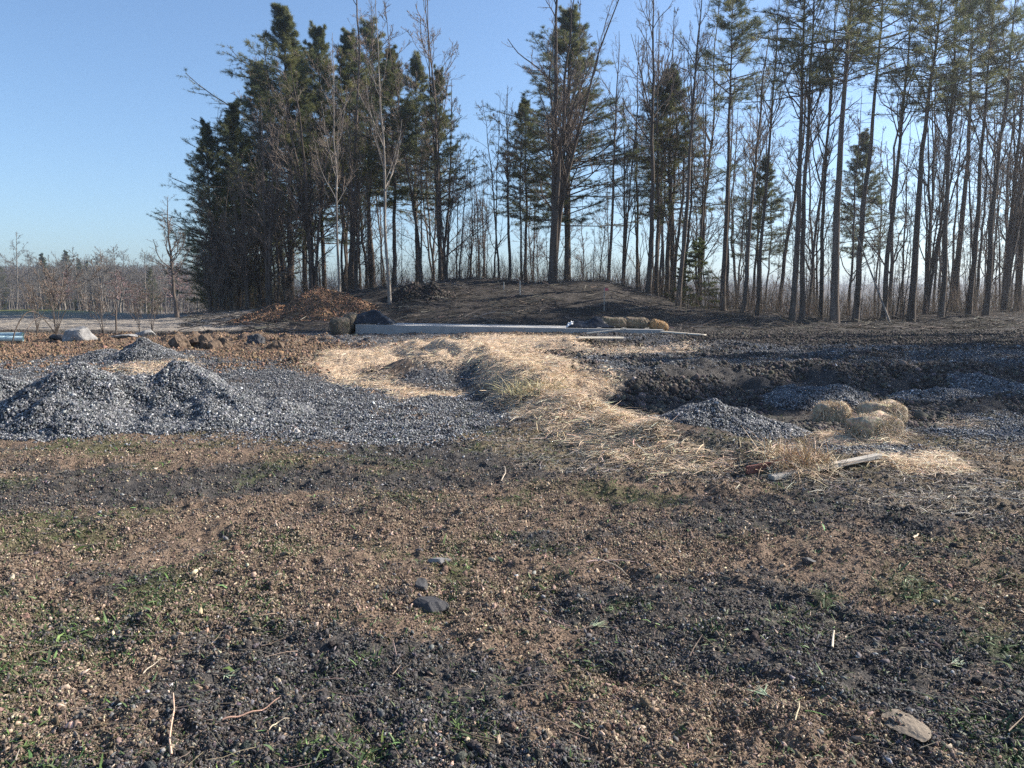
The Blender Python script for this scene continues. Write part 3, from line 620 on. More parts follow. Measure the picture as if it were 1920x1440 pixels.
tr('pine3', 785, 66, 110, 'pine at the back of the grove left of the slim pine', 'pine tree', 0, 1., 1.2)
tr('bushy', 508, 50, 185, 'broad many-stemmed bare tree spreading in front of the dark pines', 'tree', 0, 1.15)
tr('multi1', 425, 52, 330, 'grey bare tangle of stems before the leftmost pine', 'tree', -2, 1.1)
tr('pale', 640, 47, 60, 'slender pale-barked bare tree above the dirt mound', 'tree', -1.0, .8)
tr('pale', 733, 42, -30, 'pale grey bare tree leaning left beside the dark lumpy mound', 'tree', -2.2, .85)
tr('bushy', 592, 50, 120, 'bare tree with reddish twigs in the middle of the left grove', 'tree', .5)
tr('bushy', 672, 51, 200, 'bare tree between the two pale-barked trees', 'tree', -.6, .8)
tr('bushy', 470, 51, 300, 'short bare tree left of the many-stemmed tree', 'tree', -1.5, .9)
tr('bare1', 790, 52, 230, 'thin bare tree at the right edge of the left grove', 'tree', 1, .7)
tr('multi1', 838, 51, 250, 'clump of slim grey stems right of the left grove', 'tree', 0, .9)
tr('bare2', 338, 46, 370, 'lone bare tree at the far left edge of the grove with long side limbs', 'tree', -2.4, 1.7)
for px, D, ty in ((440, 72, 330), (500, 74, 300), (415, 66, 400)):
    tr('pine1', px, D, ty, 'low dense dark pine filling the back of the left grove', 'pine tree', 0, 1.0, None, 'low pines at the back of the left grove')
for px, D, h_ in ((400, 52, 6), (440, 51, 7), (470, 52, 6), (420, 50, 4.5), (540, 52, 5), (495, 52, 6), (600, 54, 4), (700, 55, 4)):
    x_, y_ = at(px, D); tree('brushy', x_, y_, h_, 'dense grey leafless bush at the foot of the left grove', 'shrub', 'leafless bushes at the foot of the left grove', rng.normal(0, 4), None, 1.2, 'bare_shrub')
# --- the middle
tr('bare3', 955, 53, 165, 'bare tree with a dark straight trunk left of the centre pine', 'tree', .3, .9)
tr('bare0', 978, 56, 200, 'bare tree just right of the straight dark trunk left of centre', 'tree', -.5, .7)
tr('pine0', 1062, 57, 18, 'big centre pine with a wide layered crown behind the splayed maple', 'pine tree', 0, 1.3, 1.2)
tr('pine3', 985, 60, 190, 'smaller pine left of the big centre pine with ragged low branches', 'pine tree', 0, 1.1, 4.4)
tr('multi0', 1035, 49, -60, 'big splayed bare maple with several thick dark stems at centre', 'tree', .5, 1.1, .6)
tr('bare1', 1138, 53, 60, 'slim bare tree right of the splayed maple', 'tree', 1.5, .7)
tr('multi1', 1165, 54, 150, 'clump of leaning grey stems right of the splayed maple', 'tree', 2, .8)
tr('bare3', 1212, 50, -80, 'dark bare trunk left of the second centre pine', 'tree', .2, .85)
tr('pine2', 1248, 56, 132, 'second centre pine with a bushy rounded crown', 'pine tree', 0, 1.35, 2.9)
tr('bare1', 1268, 46, -60, 'bare tree leaning right in front of the second centre pine', 'tree', 2.6, .75)
tr('bare0', 1228, 54, 20, 'bare tree immediately in front of the second centre pine', 'tree', -1.0, .7)
tr('spruce', 1302, 49, 455, 'small yellow-green young spruce at the foot of the wood', 'spruce', 0, 1.5)
tr('spruce', 1276, 52, 505, 'tiny young spruce beside the small yellow-green one', 'spruce', 0, 1.6)
# --- the right wood
tr('high1', 1352, 47, -15, 'tall pine with a tufted top above the small spruce', 'pine tree', .3, 1.05)
tr('bare3', 1388, 45, 60, 'thick trunk leaning right beside the tufted tall pine', 'tree', 4.5, .9)
tr('bare1', 1416, 44, -60, 'slim bare tree between the leaning trunk and the twin trunks', 'tree', 2.0, .6)
tr('high0', 1480, 40, -150, 'tall straight dark trunk with sparse pine branches high up', 'pine tree', .6, .85)
tr('bare3', 1500, 41, -120, 'bare trunk close beside the tall straight dark trunk', 'tree', .2, .75)
tr('high0', 1561, 38.5, -190, 'thickest straight trunk of the right wood', 'pine tree', .4, 1.05)
tr('bare0', 1533, 44, -40, 'bare tree left of the thickest trunk', 'tree', .8, .7)
tr('high1', 1598, 42, -130, 'pine trunk leaning right just right of the thickest trunk', 'pine tree', 2.0, .95)
tr('bare1', 1650, 43, -40, 'bare tree right of the leaning dead pole', 'tree', 2.2, .8)
tr('high0', 1702, 41, -90, 'big trunk leaning right with green pine boughs at the top', 'pine tree', 2.8, 1.05)
tr('multi1', 1728, 45, 120, 'bare forked tree right of the big leaning trunk', 'tree', 3, .9)
tr('bare3', 1756, 42, -80, 'dark bare trunk right of the forked tree', 'tree', .8, .8)
tr('high1', 1808, 43, -60, 'pine trunk near the right edge with green boughs above', 'pine tree', 1.6, .95)
tr('bare0', 1840, 42, -40, 'bare tree leaning right next to the pine near the right edge', 'tree', 2.4, .9)
tr('multi0', 1872, 47, 40, 'bare tree with splayed stems near the right edge', 'tree', 1, .8)
tr('high0', 1900, 47, -110, 'pine trunk at the right edge of the picture', 'pine tree', .8, .9)
tr('pine3', 1420, 62, 300, 'low bushy pine deep in the wood behind the leaning trunks', 'pine tree', 0, 1.2)
tr('pine2', 1600, 70, 250, 'pine deep in the wood behind the thickest trunk', 'pine tree', 0, 1.0)
for px, D, ty, f in ((1930, 50, -60, 1.1), (1780, 58, -40, 1.0)):
    tr('high0', px, D, ty, 'pine with pale green boughs in the bright upper right of the wood', 'pine tree', 0, f, None, 'pines at the back of the right wood')
# --- trees of the same wood that stand beyond the right edge of the picture; they shade the clearing
for x_, y_, k_ in ((29, 21, 'pine2'), (31, 25, 'pine3'), (28, 27, 'bare0'), (30, 17.5, 'bare0'), (33, 22, 'pine3'), (34, 28, 'bare3'), (28, 24, 'bare3'), (36, 24, 'bare2'), (31, 30, 'bare1'), (35, 19, 'bare3'), (27, 30.5, 'multi0'), (29, 15, 'thin0'), (31, 19.5, 'multi1'), (33, 16, 'bare2')):
    tree(k_, x_, y_, rng.uniform(16.5, 19.5), 'tall tree of the wood edge beyond the right side of the picture', 'tree', 'trees beyond the right edge')
# --- thin stems filling the wood
for i in range(140):
    D = rng.uniform(52, 100); px = rng.uniform(820, 1960) if i % 4 else rng.uniform(400, 860); x_, y_ = at(px, D)
    tree(f'thin{i % 4}', x_, y_, (rng.uniform(7, 11) if 840 < px < 965 else rng.uniform(9, 19)) * (1 + .004 * D), 'thin bare sapling among many behind the crest of the hill', 'sapling', 'thin saplings filling the wood', rng.normal(0, 2.2), None, rng.uniform(.9, 1.6), None, rng.normal(0, 2))
for i in range(60):
    D = rng.uniform(45, 54) if i % 3 else rng.uniform(40, 47); px = rng.uniform(1290, 1960) if i % 3 != 2 else rng.uniform(430, 1250); x_, y_ = at(px, max(D, 51) if px < 1250 else D)
    tree(f'thin{(i + 1) % 4}', x_, y_, rng.uniform(2.5, 8), 'short bare sapling at the front edge of the wood', 'sapling', 'short saplings along the front of the wood', rng.normal(0, 4), None, rng.uniform(.8, 1.2), None, rng.normal(0, 3))
# --- far trees on the left
for i in range(170):
    D = rng.uniform(135, 260); px = rng.uniform(-90, 420); x_, y_ = at(px, D)
    tree(f'far{i % 3}', x_, y_, rng.uniform(9, 15) * (D / 190) ** .5, 'grey bare tree in the distant wood on the left', 'tree', 'bare trees of the distant left wood', rng.normal(0, 1.5), None, rng.uniform(1, 1.5))
for px, D, h_, l_ in ((38, 150, 16, 'tallest bare tree of the distant left wood, near the picture edge'), (88, 120, 9, 'dark bare tree standing before the distant wood left of the pink maple'), (318, 125, 10, 'bare tree before the distant wood near the lone tree at the grove'), (212, 170, 14, 'rounded bare crown rising over the middle of the distant wood')):
    x_, y_ = at(px, D); tree('far1', x_, y_, h_, l_, 'tree', None, 0, None, 1.1)
for px, D, h_, l_ in ((128, 100, 5.6, 'pink budding maple before the left part of the distant wood'), (232, 100, 5.6, 'pink budding maple in the middle of the distant wood'), (268, 90, 3.6, 'low pink budding maple right of the middle of the distant wood'), (335, 140, 9.5, 'pale pink budding tree behind the lone bare tree')):
    x_, y_ = at(px, D); tree('far_red', x_, y_, h_, l_, 'tree', None, 0, None, 1.9)
for px, D, h_ in ((92, 230, 17), (138, 240, 18.5), (160, 245, 16.5), (175, 250, 16), (292, 150, 9), (10, 215, 15)):
    x_, y_ = at(px, D); tree('pine1', x_, y_, h_, 'small dark conifer poking out of the distant left wood', 'pine tree', 'conifers in the distant left wood')
# --- woods seen only as a mass: far hill on the right, undergrowth on the crest
def brush_mass(name, n, fn, hr, rr, col, label, cat, fork=5):
    x, y = fn(n); n = len(x); z = H(x, y, False); hh = rng.uniform(*hr, n); K = 4; t = np.linspace(0, 1, K)
    d = np.stack([rng.normal(0, .25, n), rng.normal(0, .25, n), np.ones(n)], 1)
    P = np.stack([x, y, z - .1], 1)[:, None] + d[:, None] * (hh[:, None] * t)[..., None]; P[:, :, :2] += rng.normal(0, .05, (n, K, 2)) * hh[:, None, None] * t[None, :, None]
    r = rng.uniform(*rr, n)[:, None] * np.linspace(1, .4, K)
    C, Rc = spawn(np.random.default_rng(5), P, r, fork, .2, 1, (.3, .9), .5, 3, .05, .15, .6, rr[0] * .5)
    V, F = join([tubes(P, r, 3), tubes(C, Rc, 3)])
    cb = shade(rng, n, col, .25, .05); return stuff(name, V, F, M['chip'], label, cat, np.concatenate([np.repeat(cb, 3 * K, 0), np.repeat(np.repeat(cb, fork, 0), 9, 0)]))
def crest(n):
    D = rng.uniform(51, 66, n); px = rng.uniform(400, 1980, n); x, y = at(px, D); return x, y
brush_mass('undergrowth', 5200, crest, (.6, 2.6), (.006, .014), (.14, .11, .085), 'tangled bare undergrowth along the crest under the trees', 'undergrowth')
def crest2(n):
    D = rng.uniform(43, 56, n); px = np.where(rng.random(n) < .3, rng.uniform(390, 560, n), rng.uniform(1260, 1990, n)); x, y = at(px, np.where(px < 600, D + 5, D)); return x, y
brush_mass('brush', 1800, crest2, (.4, 2.2), (.005, .012), (.15, .12, .095), 'bare brush along the front edge of the wood', 'brush')
def farhill(n):
    D = rng.uniform(160, 950, n); a = rng.uniform(-.35, .9, n); x = a * D; return x, D
brush_mass('distant_wood', 7000, farhill, (7, 13), (.12, .3), (.17, .14, .125), 'grey leafless wood covering the distant hill seen between the trunks', 'wood', 6)
def farleft(n):
    D = rng.uniform(240, 620, n); a = rng.uniform(-.8, -.36, n); return a * D, D
brush_mass('distant_wood', 5000, farleft, (10, 15), (.12, .25), (.13, .105, .095), 'grey leafless wood closing the view far on the left', 'wood', 7)

# ------------------------------------------------------------------ solid things
def bevel_box(sx, sy, sz, b=.01, seg=2):
    import bmesh
    bm = bmesh.new(); bmesh.ops.create_cube(bm, size=1)
    for v in bm.verts: v.co = Vector((v.co.x * sx, v.co.y * sy, v.co.z * sz + sz / 2))
    if b: bmesh.ops.bevel(bm, geom=bm.edges[:], offset=b, segments=seg, affect='EDGES', profile=.6)
    return bm
def bm_obj(name, bm, m, parent=None, loc=(0, 0, 0), rot=(0, 0, 0)):
    me = bpy.data.meshes.new(name); bm.to_mesh(me); bm.free(); o = obj(name, me, m, parent, loc); o.rotation_euler = rot; return o
def rough(bm, amp, sc_, seed, cuts=0):
    import bmesh
    if cuts: bmesh.ops.subdivide_edges(bm, edges=bm.edges[:], cuts=cuts, use_grid_fill=True)
    for v in bm.verts:
        p = v.co; e = np.array([p.x + p.z * .7, p.y - p.z * .6]) * sc_
        n_ = [float(fbm(np.array([e[0] + 13 * k]), np.array([e[1] + 7 * k]), 3, seed + k)[0]) - .5 for k in range(3)]
        v.co += Vector(n_) * amp * 2
def G3(px, py, dz=0): x, y = gp(px, py); return Vector((x, y, float(H(x, y)) + dz))
# concrete slab
A_, B_ = Vector((*at(668, 30.3), 0)), Vector((*at(1243, 29.4), 0)); ln = (B_ - A_).length; ang = math.atan2(B_.y - A_.y, B_.x - A_.x)
zb = min(float(H(A_.x, A_.y, False)), float(H(B_.x, B_.y, False)))
tA, tB = ztop(606, A_.y), ztop(616, B_.y)
bm = bevel_box(ln, 3.4, .95, .012)
SLAB_TOP = (tA + tB) / 2 - .05
slab = bm_obj('concrete_slab', bm, M['concrete'], None, ((A_.x + B_.x) / 2 - math.sin(ang) * 1.7, (A_.y + B_.y) / 2 + math.cos(ang) * 1.7, SLAB_TOP - .95), (0, math.asin((tA - tB) / ln), ang))
tag(slab, 'long low concrete foundation slab with a bright top in front of the hill', 'foundation slab')

def hay_bale(loc, rotz, size, label, nst=2600, tilt=0, gcol_=(.46, .36, .245), group=None, sag=1.0):
    L, Wd, Hh = size; rg = np.random.default_rng(int(abs(loc[0] * 97 + loc[1] * 31)) + 3)
    o = obj('hay_bale', None, None, None, loc); o.rotation_euler = (0, tilt, rotz)
    bm = bevel_box(L, Wd, Hh, min(L, Wd, Hh) * .48, 6); rough(bm, .07, 3.5, 71, 1)
    bm.to_mesh(me := bpy.data.meshes.new('bale')); bm.free(); at_ = me.color_attributes.new('Tint', 'FLOAT_COLOR', 'POINT')
    n = len(me.vertices); c = np.ones((n, 4), np.float32); c[:, :3] = shade(rg, n, gcol_, .2) * .8; at_.data.foreach_set('color', c.ravel()); obj('bale', me, M['hay'], o)
    f = rg.integers(0, 5, nst); u = rg.uniform(-.48, .48, (nst, 3)); 
    P = u * np.array([L, Wd, Hh]); P[:, 2] += Hh / 2; nd = np.zeros((nst, 3))
    for k, (ax, sg) in enumerate(((0, 1), (0, -1), (1, 1), (1, -1), (2, 1))):
        q = f == k; P[q, ax] = sg * (L, Wd, Hh)[ax] * .475 + ((Hh / 2) if ax == 2 else 0); nd[q, ax] = sg
    e = np.abs(u[:, 1]) ** 4 * 2; P[:, 2] -= e * .1 * Hh * (f == 4); 
    cen = P - np.array([0, 0, Hh / 2]); q_ = np.abs(cen / np.array([L / 2, Wd / 2, Hh / 2])); P = np.array([0, 0, Hh / 2]) + cen / np.maximum(1, ((q_ ** 2.8).sum(1) ** (1 / 2.8)))[:, None]; D = nrm(rg.normal(0, .5, (nst, 3)) * np.array([.5, 1, 1]) + nd * .16); Ls = rg.uniform(.06, .17, nst)
    V, F, C = blades(rg, P - D * Ls[:, None] * .4, D, Ls, np.full(nst, .006), rg.uniform(.2, .9, nst), shade(rg, nst, gcol_, .3, .05) * 1.15)
    V[:, 2] = np.maximum(V[:, 2], .0)
    obj('loose_straw', mesh('loose_straw', V, F, C), M['straw'], o)
    for s in (-.18, .18):
        t = np.linspace(0, 2 * math.pi, 26)[None]; q = np.stack([np.full_like(t, s * L), np.sign(np.cos(t)) * np.abs(np.cos(t)) ** .45 * Wd * .512, np.sign(np.sin(t)) * np.abs(np.sin(t)) ** .45 * Hh * .512 + Hh / 2], -1)
        V, F = tubes(q, np.full(t.shape, .004), 4); obj('twine', mesh('twine', V, F), M['wood_grey'], o)
    return tag(o, label, 'hay bale', group)
hay_bale(G3(1637, 822, -.03), R(30), (.72, .44, .33), 'nearest round-shouldered hay bale of the three, its right end lit orange', 6500)
hay_bale(G3(1652, 795, -.03), R(12), (.64, .4, .33), 'hay bale tucked just behind the nearest bale of the three', 5000)
hay_bale(G3(1560, 792, -.03), R(-14), (.46, .42, .33), 'hay bale left of the other two, lying apart on the dark soil', 5000)
# weathered bales at both ends of the slab
D0 = A_.y - .3
for px, dz, l_ in ((640, 0, 'weathered dark hay bale standing left of the concrete slab'), (660, .0, 'weathered hay bale between the slab end and the black plastic')):
    x_, y_ = at(px, D0 + (.9 if px > 650 else 0)); hay_bale((x_, y_, float(H(x_, y_)) + dz), R(70 if px < 650 else 88), (.95, .5, .72 if px < 650 else .8), l_, 1200, 0, (.14, .115, .085))
def on_slab(px, back):
    x_, y_ = at(px, (A_.y * (1243 - px) + B_.y * (px - 668)) / 575 + back); return x_, y_, SLAB_TOP + .005 - ((px - 955) / 575) * (tB - tA) * -1
for px, L_, back, l_ in ((1150, 1.05, 1.0, 'dark weathered hay bale lying on the right part of the slab'), (1192, 1.0, 1.1, 'middle hay bale of the row lying at the right end of the slab')):
    x_, y_, z_ = on_slab(px, back); hay_bale((x_, y_, z_), ang, (L_, .5, .42), l_, 1400, 0, (.23, .18, .125))
x_, y_, z_ = on_slab(1230, .9); hay_bale((x_, y_, z_ - .12), ang + .15, (.7, .5, .46), 'orange-brown hay bale sagging off the right end of the slab', 1600, R(16), (.38, .24, .12))
# crumpled plastic
def tarp(name, loc, sx, sy, hgt, seed, m, label, cat, rz=0):
    nx, ny = 46, 34; u, v = np.meshgrid(np.linspace(-1, 1, nx), np.linspace(-1, 1, ny)); x = u * sx; y = v * sy
    e = np.clip(1 - np.maximum(np.abs(u), np.abs(v)) ** 2.5, 0, 1)
    z = hgt * e * (.25 + 1.3 * fbm(u * 1.6 + seed, v * 1.6, 3, seed) ** 1.5) + .10 * hgt * np.abs(fbm(u * 6, v * 6 + seed, 3, seed + 4) - .5) * 4
    x = x + .12 * sx * (fbm(u * 2, v * 2, 2, seed + 7) - .5); 
    i, j = np.meshgrid(np.arange(ny - 1), np.arange(nx - 1), indexing='ij'); a = i * nx + j
    o = obj(name, mesh(name, np.stack([x, y, z], -1).reshape(-1, 3), np.stack([a, a + 1, a + nx + 1, a + nx], -1).reshape(-1, 4)), m, None, loc); o.rotation_euler = (0, 0, rz)
    md = o.modifiers.new('thick', 'SOLIDIFY'); md.thickness = .006
    return tag(o, label, cat)
x_, y_, z_ = on_slab(695, .8); tarp('plastic_sheet', (x_, y_, z_ + .005), 1.0, .6, .5, 3, M['plastic'], 'crumpled black plastic sheeting heaped on the left end of the slab', 'plastic sheet')
x_, y_, z_ = on_slab(1106, .8); tarp('plastic_sheet', (x_, y_, z_ + .005), .9, .5, .36, 9, M['plastic'], 'flat black plastic sheet left of the bales on the slab', 'plastic sheet')
x_, y_, z_ = on_slab(1070, .8); tarp('plastic_bag', (x_, y_, z_ + .005), .2, .15, .22, 15, M['white_plastic'], 'small white crumpled plastic bag on the slab', 'plastic bag')
# boards
def board(a, b, wd, th, m, label, cat='board', name='board', lift=.02, roll=0.):
    d = b - a; L = d.length; o = bm_obj(name, bevel_box(L, wd, th, .004, 1), m, None, (a + b) / 2 + Vector((0, 0, lift)))
    o.rotation_euler = (roll, -math.asin(d.z / L), math.atan2(d.y, d.x)); return tag(o, label, cat)
a, b = G3(1446, 899), G3(1648, 868); board(a, b, .075, .04, M['wood_grey'], 'long narrow weathered board lying in front of the straw', 'board', 'board', .01)
a, b = G3(1400, 888), G3(1474, 876); board(a, b, .03, .075, M['wood_red'], 'short dark red board set on edge left of the long board', 'board', 'board', 0)
a, b = G3(1082, 638), G3(1166, 639); board(a, b, .16, .04, M['wood_pale'], 'pale plank lying on straw below the slab', 'plank', 'plank', .08)
a, b = G3(1100, 629), G3(1174, 626); a.z += .02; b.z += .14; board(a, b, .05, .04, M['wood_pale'], 'thin pale strip leaning on gravel against the slab', 'plank', 'plank', .03)
a, b = G3(1240, 627), G3(1322, 630); board(a, b, .22, .05, M['wood_pale'], 'bright pale plank lying right of the slab end', 'plank', 'plank', .05)
# pale pipes at the left edge
for k, (y0, l_) in enumerate(((634, 'pale blue pipe at the left picture edge, uppermost'), (640, 'pale blue pipe at the left picture edge, lower one'))):
    a, b = G3(-60, y0 + 4, .14), G3(44, y0 + 4, .14); Vv, Ff = tubes(np.array([np.linspace(a, b, 6)]), np.full((1, 6), .085), 12)
    tag(obj('pipe', mesh('pipe', Vv - np.array(a), Ff, None, True), M['pipe'], None, a), l_, 'pipe')
# rocks
def rock(p, s, m, label, seed, asp=(1, .8, .7), cat='rock', name='rock', rz=0.):
    import bmesh
    bm = bmesh.new(); bmesh.ops.create_icosphere(bm, subdivisions=4, radius=1)
    rg = random.Random(seed); pl = [(Vector((rg.gauss(0, 1), rg.gauss(0, 1), rg.gauss(0, 1))).normalized(), rg.uniform(.5, .8)) for _ in range(9)]
    for v in bm.verts:
        for n_, d_ in pl:
            k = v.co.dot(n_) - d_
            if k > 0: v.co -= n_ * k
        v.co = Vector((v.co.x * asp[0] * s, v.co.y * asp[1] * s, v.co.z * asp[2] * s))
    rough(bm, (.16 if name == 'clod' else .05) * s, 2.6 / s, seed); rough(bm, (.07 if name == 'clod' else .015) * s, 9 / s, seed + 50)
    o = bm_obj(name, bm, m, None, p + Vector((0, 0, asp[2] * s * (.1 if name == 'clod' else .35)))); o.rotation_euler = (0, 0, rz); return tag(o, label, cat)
rock(G3(152, 641), .6, M['rock'], 'flat-faced pale boulder at the left in front of the drive', 5, (1.15, .7, .8), 'boulder', 'boulder')
rock(G3(118, 640), .36, M['rock_dark'], 'dark lump of soil and stone beside the pale boulder', 8, (1.2, .8, .55), 'boulder', 'boulder')
rock(G3(240, 634), .38, M['rock'], 'flat pale stone behind the gravel heaps', 6, (1.7, .7, .25))
rock(G3(275, 632), .34, M['rock'], 'pale rough stone right of the flat pale stone', 7, (1.3, .8, .55))
M['clod'] = flat_mat('brown_clod', (.13, .095, .07), .95, .1, 9, .6, 1.35, .8)
for k, (px, py, s, a_) in enumerate(((341, 652, .36, 'leftmost and tallest brown clod in the row on the ledge'), (375, 650, .38, 'second brown clod of the row on the ledge'), (398, 652, .36, 'third brown clod of the row, split by cracks'), (418, 650, .36, 'yellowish clod at the right of the close row on the ledge'), (478, 646, .4, 'dark clod apart to the right of the row on the ledge'), (515, 652, .3, 'small brown clod furthest right on the ledge'))):
    rock(G3(px, py), s, M['clod'] if k != 4 else M['rock_dark'], a_, 20 + k, (1.0, .8, .95 if k < 3 else .7), 'clod', 'clod')
rock(G3(808, 1142), .08, M['rock_dark'], 'angular black rock lying in a hollow in the near soil', 31, (1.25, .9, .7))
rock(G3(790, 1112), .05, M['rock_dark'], 'small black rock behind the angular one in the hollow', 32, (1.2, .9, .8))
rock(G3(824, 1060), .052, M['rock'], 'grey elongated stone above the black rock', 33, (1.7, .6, .5))
rock(G3(1698, 1372), .085, flat_mat('tan_stone', (.20, .165, .13), .95, .1, 25, .8, 1.2, .5), 'flat tan stone at the lower right of the soil', 34, (.9, 1.4, .12))
rock(G3(1515, 1057), .045, M['rock_dark'], 'small dark oval stone right of centre on the brown soil', 35, (1.2, .8, .6))
# twigs lying in the foreground, each one traced along the ground
def stick(pts, r, c, label, lift=.012, cat='twig', name='twig'):
    q = np.array([G3(*p, lift) for p in pts]); t = np.linspace(0, len(q) - 1, 14); P = np.stack([np.interp(t, np.arange(len(q)), q[:, k]) for k in range(3)], 1)
    P[:, 2] += .004 * np.sin(t * 5) + lift * .5; V, F = tubes(P[None], (r * np.linspace(1, .55, 14))[None], 6); off = P[0].copy()
    return tag(obj(name, mesh(name, V - off, F, np.repeat(shade(rng, 1, c, .05), len(V), 0), True), M['chip'], None, off), label, cat)
stick([(418, 1366), (450, 1358), (490, 1345), (525, 1330)], .0042, (.34, .26, .20), 'pale crooked twig lying diagonally at the lower left')
stick([(322, 1425), (318, 1395), (328, 1355), (326, 1328)], .0042, (.48, .33, .24), 'tan twig lying upright-wise at the lower left')
stick([(505, 1381), (520, 1370), (543, 1364)], .003, (.5, .38, .27), 'short forked tan twig right of the pale crooked twig')
stick([(268, 1262), (290, 1245), (310, 1238)], .003, (.42, .36, .29), 'small grey twig above the tan upright twig')
stick([(1100, 1062), (1140, 1058), (1190, 1064)], .005, (.5, .42, .31), 'pale stalk in the small straw bunch at centre')
stick([(1112, 1056), (1150, 1066), (1176, 1078)], .004, (.45, .37, .28), 'crossing stalk in the small straw bunch at centre')
stick([(1560, 1225), (1562, 1200), (1564, 1192)], .006, (.55, .45, .33), 'short pale wood splinter standing in dark soil right of centre')
stick([(1712, 1022), (1719, 1012), (1722, 1008)], .008, (.55, .43, .33), 'short pale wood splinter on the brown soil at right')
stick([(1490, 1375), (1498, 1350), (1496, 1330)], .003, (.45, .36, .28), 'thin pale stalk near the flat tan stone')
stick([(940, 905), (948, 890), (946, 878)], .006, (.4, .34, .28), 'small stem sticking up in the dark soil at centre')
# pine sprigs
def sprig(px, py, ang_, L, label, seed):
    p = G3(px, py, .012); rg = np.random.default_rng(seed); n = 26; a = ang_ + rg.normal(0, .42, n); t = np.abs(rg.normal(.12, .15, n)); D = np.stack([np.cos(a) * np.cos(t), np.sin(a) * np.cos(t), np.sin(t)], 1)
    V, F, C = blades(rg, np.zeros((n, 3)) + np.array([np.cos(ang_), np.sin(ang_), 0]) * rg.uniform(-.03, .02, (n, 1)), D, rg.uniform(.6, 1, n) * L, np.full(n, .0028), rg.uniform(0, .2, n), shade(rg, n, (.33, .38, .25), .2))
    o = obj('pine_sprig', mesh('pine_sprig', V, F, C), M['grass'], None, p); Vt, Ft = tubes(np.array([[(-.09 * math.cos(ang_), -.09 * math.sin(ang_), 0), (0, 0, .004)]]), np.full((1, 2), .003), 5); obj('stem', mesh('stem', Vt, Ft), M['twig'], o)
    return tag(o, label, 'pine sprig')
sprig(1112, 1172, R(35), .10, 'pale pine sprig right of centre on the soil', 1)
sprig(1438, 1318, R(120), .085, 'pine sprig at the lower right of the soil', 2)
sprig(428, 1272, R(-20), .07, 'yellow-green pine sprig at the lower left', 3)
sprig(1790, 1240, R(20), .08, 'pine sprig on dark soil near the right edge', 4)
# dry grass clump at the boards
def clump(px, py, n, L, c, label, seed, spread=.18):
    p = G3(px, py); rg = np.random.default_rng(seed); a = rg.uniform(0, 6.28, n); t = np.clip(rg.normal(.75, .4, n), .05, 1.5); D = np.stack([np.cos(a) * np.cos(t), np.sin(a) * np.cos(t), np.sin(t)], 1)
    V, F, C = blades(rg, np.concatenate([rg.normal(0, spread, (n, 2)) * np.array([1, .6]), np.zeros((n, 1))], 1), D, L * np.exp(rg.normal(0, .35, n)), np.full(n, .006), rg.uniform(.1, .7, n), shade(rg, n, c, .25), 4)
    return tag(obj('dry_grass', mesh('dry_grass', V, F, C), M['straw'], None, p), label, 'dry grass')
clump(1490, 868, 900, .26, (.46, .35, .23), 'upright clump of dry tan grass behind the red board', 3)
clump(1000, 735, 500, .3, (.44, .37, .20), 'dry grass clump on the side of the straw ridge', 5, .3)
# stakes and sticks on the hill
def stake(px, D, h, m, label, flag=False, r=.025, lean=0.):
    x_, y_ = at(px, D); o = bm_obj('survey_stake', bevel_box(r * 2, r * 2, h + .2, .004, 1), m, None, (x_, y_, float(H(x_, y_)) - .2), (0, lean, .3))
    if flag: f = bm_obj('flag', bevel_box(.2, .01, .14, .002, 1), M['flag'], o, (.12, 0, h + .02))
    return tag(o, label, 'stake')
stake(945, 45, .45, M['wood_pale'], 'short pale stake on the hill left of centre')
stake(975, 43, .75, M['wood_pale'], 'taller pale stake on the hill next to the short one')
stake(1131, 40, 1.2, M['wood_grey'], 'thin survey stake with a pink flag on the hill', True, .018)
# leaning dead pole
b = Vector((*at(1664, 39.5), 0)); b.z = float(H(b.x, b.y)); a = Vector((*at(1594, 42), ztop(440, 42)))
V, F = tubes(np.linspace(b, a, 8)[None] - np.array(b), np.linspace(.055, .03, 8)[None], 7); tag(obj('dead_pole', mesh('dead_pole', V, F, None, True), M['bark_pale'], None, b), 'dead pole leaning against the thickest trunk of the right wood', 'dead pole')
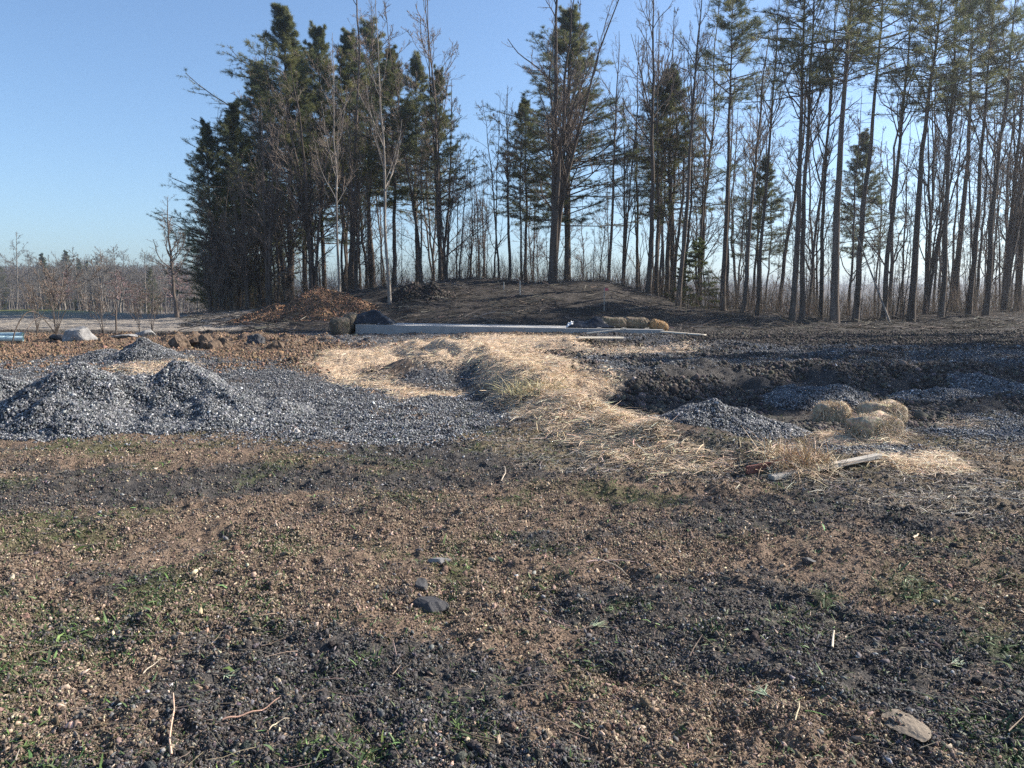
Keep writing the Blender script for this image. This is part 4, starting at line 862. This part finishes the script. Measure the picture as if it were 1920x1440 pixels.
# brush, bent hoops and post at the left
def arc(p0, p1, ht, r, label):
    t = np.linspace(0, 1, 16); P = np.array(p0)[None] * (1 - t)[:, None] + np.array(p1)[None] * t[:, None]; P[:, 2] += ht * np.sin(t ** .8 * math.pi) ; V, F = tubes(P[None] - np.array(p0), (r * np.linspace(1, .5, 16))[None], 5)
    return tag(obj('bent_sapling', mesh('bent_sapling', V, F, None, True), M['bark'], None, p0), label, 'sapling')
arc(G3(22, 652), G3(112, 640), 1.0, .022, 'dark sapling bent over into a high hoop at the left edge')
arc(G3(40, 645), G3(118, 622), .75, .018, 'thinner bent sapling crossing the high hoop at the left edge')
for px, py, h_, l_ in ((105, 640, 2.9, 'bare shrub beside the bent saplings'), (195, 632, 1.8, 'low bare shrub behind the pale boulder'), (285, 626, 2.1, 'bare shrub behind the pale rough stone'), (262, 622, 1.6, 'small bare shrub left of the one behind the rough stone'), (70, 628, 2.3, 'thin bare shrub over the bent hoops')):
    x_, y_ = gp(px, py); tree('shrub', x_, y_, h_, l_, 'shrub', None, rng.normal(0, 5), None, 1.0, 'bare_shrub')
x_, y_ = gp(218, 628); o = obj('post', None, None, None, (0, 0, 0)); bpy.data.objects.remove(o)
V, F = tubes(np.array([[(0, 0, -.2), (.02, 0, .6), (.05, 0, .85), (.02, 0, 1.05)]]), np.array([[.03, .03, .025, .02]]), 8); tag(obj('snag', mesh('snag', V, F, None, True), M['bark'], None, (x_, y_, float(H(x_, y_)))), 'single dead stem standing right of the pale boulder', 'dead stem')

# ------------------------------------------------------------------ haze in the air
M['haze'] = bpy.data.materials.new('haze'); M['haze'].use_nodes = True; t = M['haze'].node_tree; t.nodes.clear()
pv = node(t, 'ShaderNodeVolumePrincipled'); pv.inputs['Density'].default_value = HAZE; pv.inputs['Anisotropy'].default_value = .8; pv.inputs['Color'].default_value = (.92, .95, 1, 1)
t.links.new(pv.outputs[0], node(t, 'ShaderNodeOutputMaterial').inputs['Volume'])
o = bm_obj('haze', bevel_box(6400, 6400, 90, 0), M['haze'], None, (0, 0, -32)); o['kind'] = 'stuff'
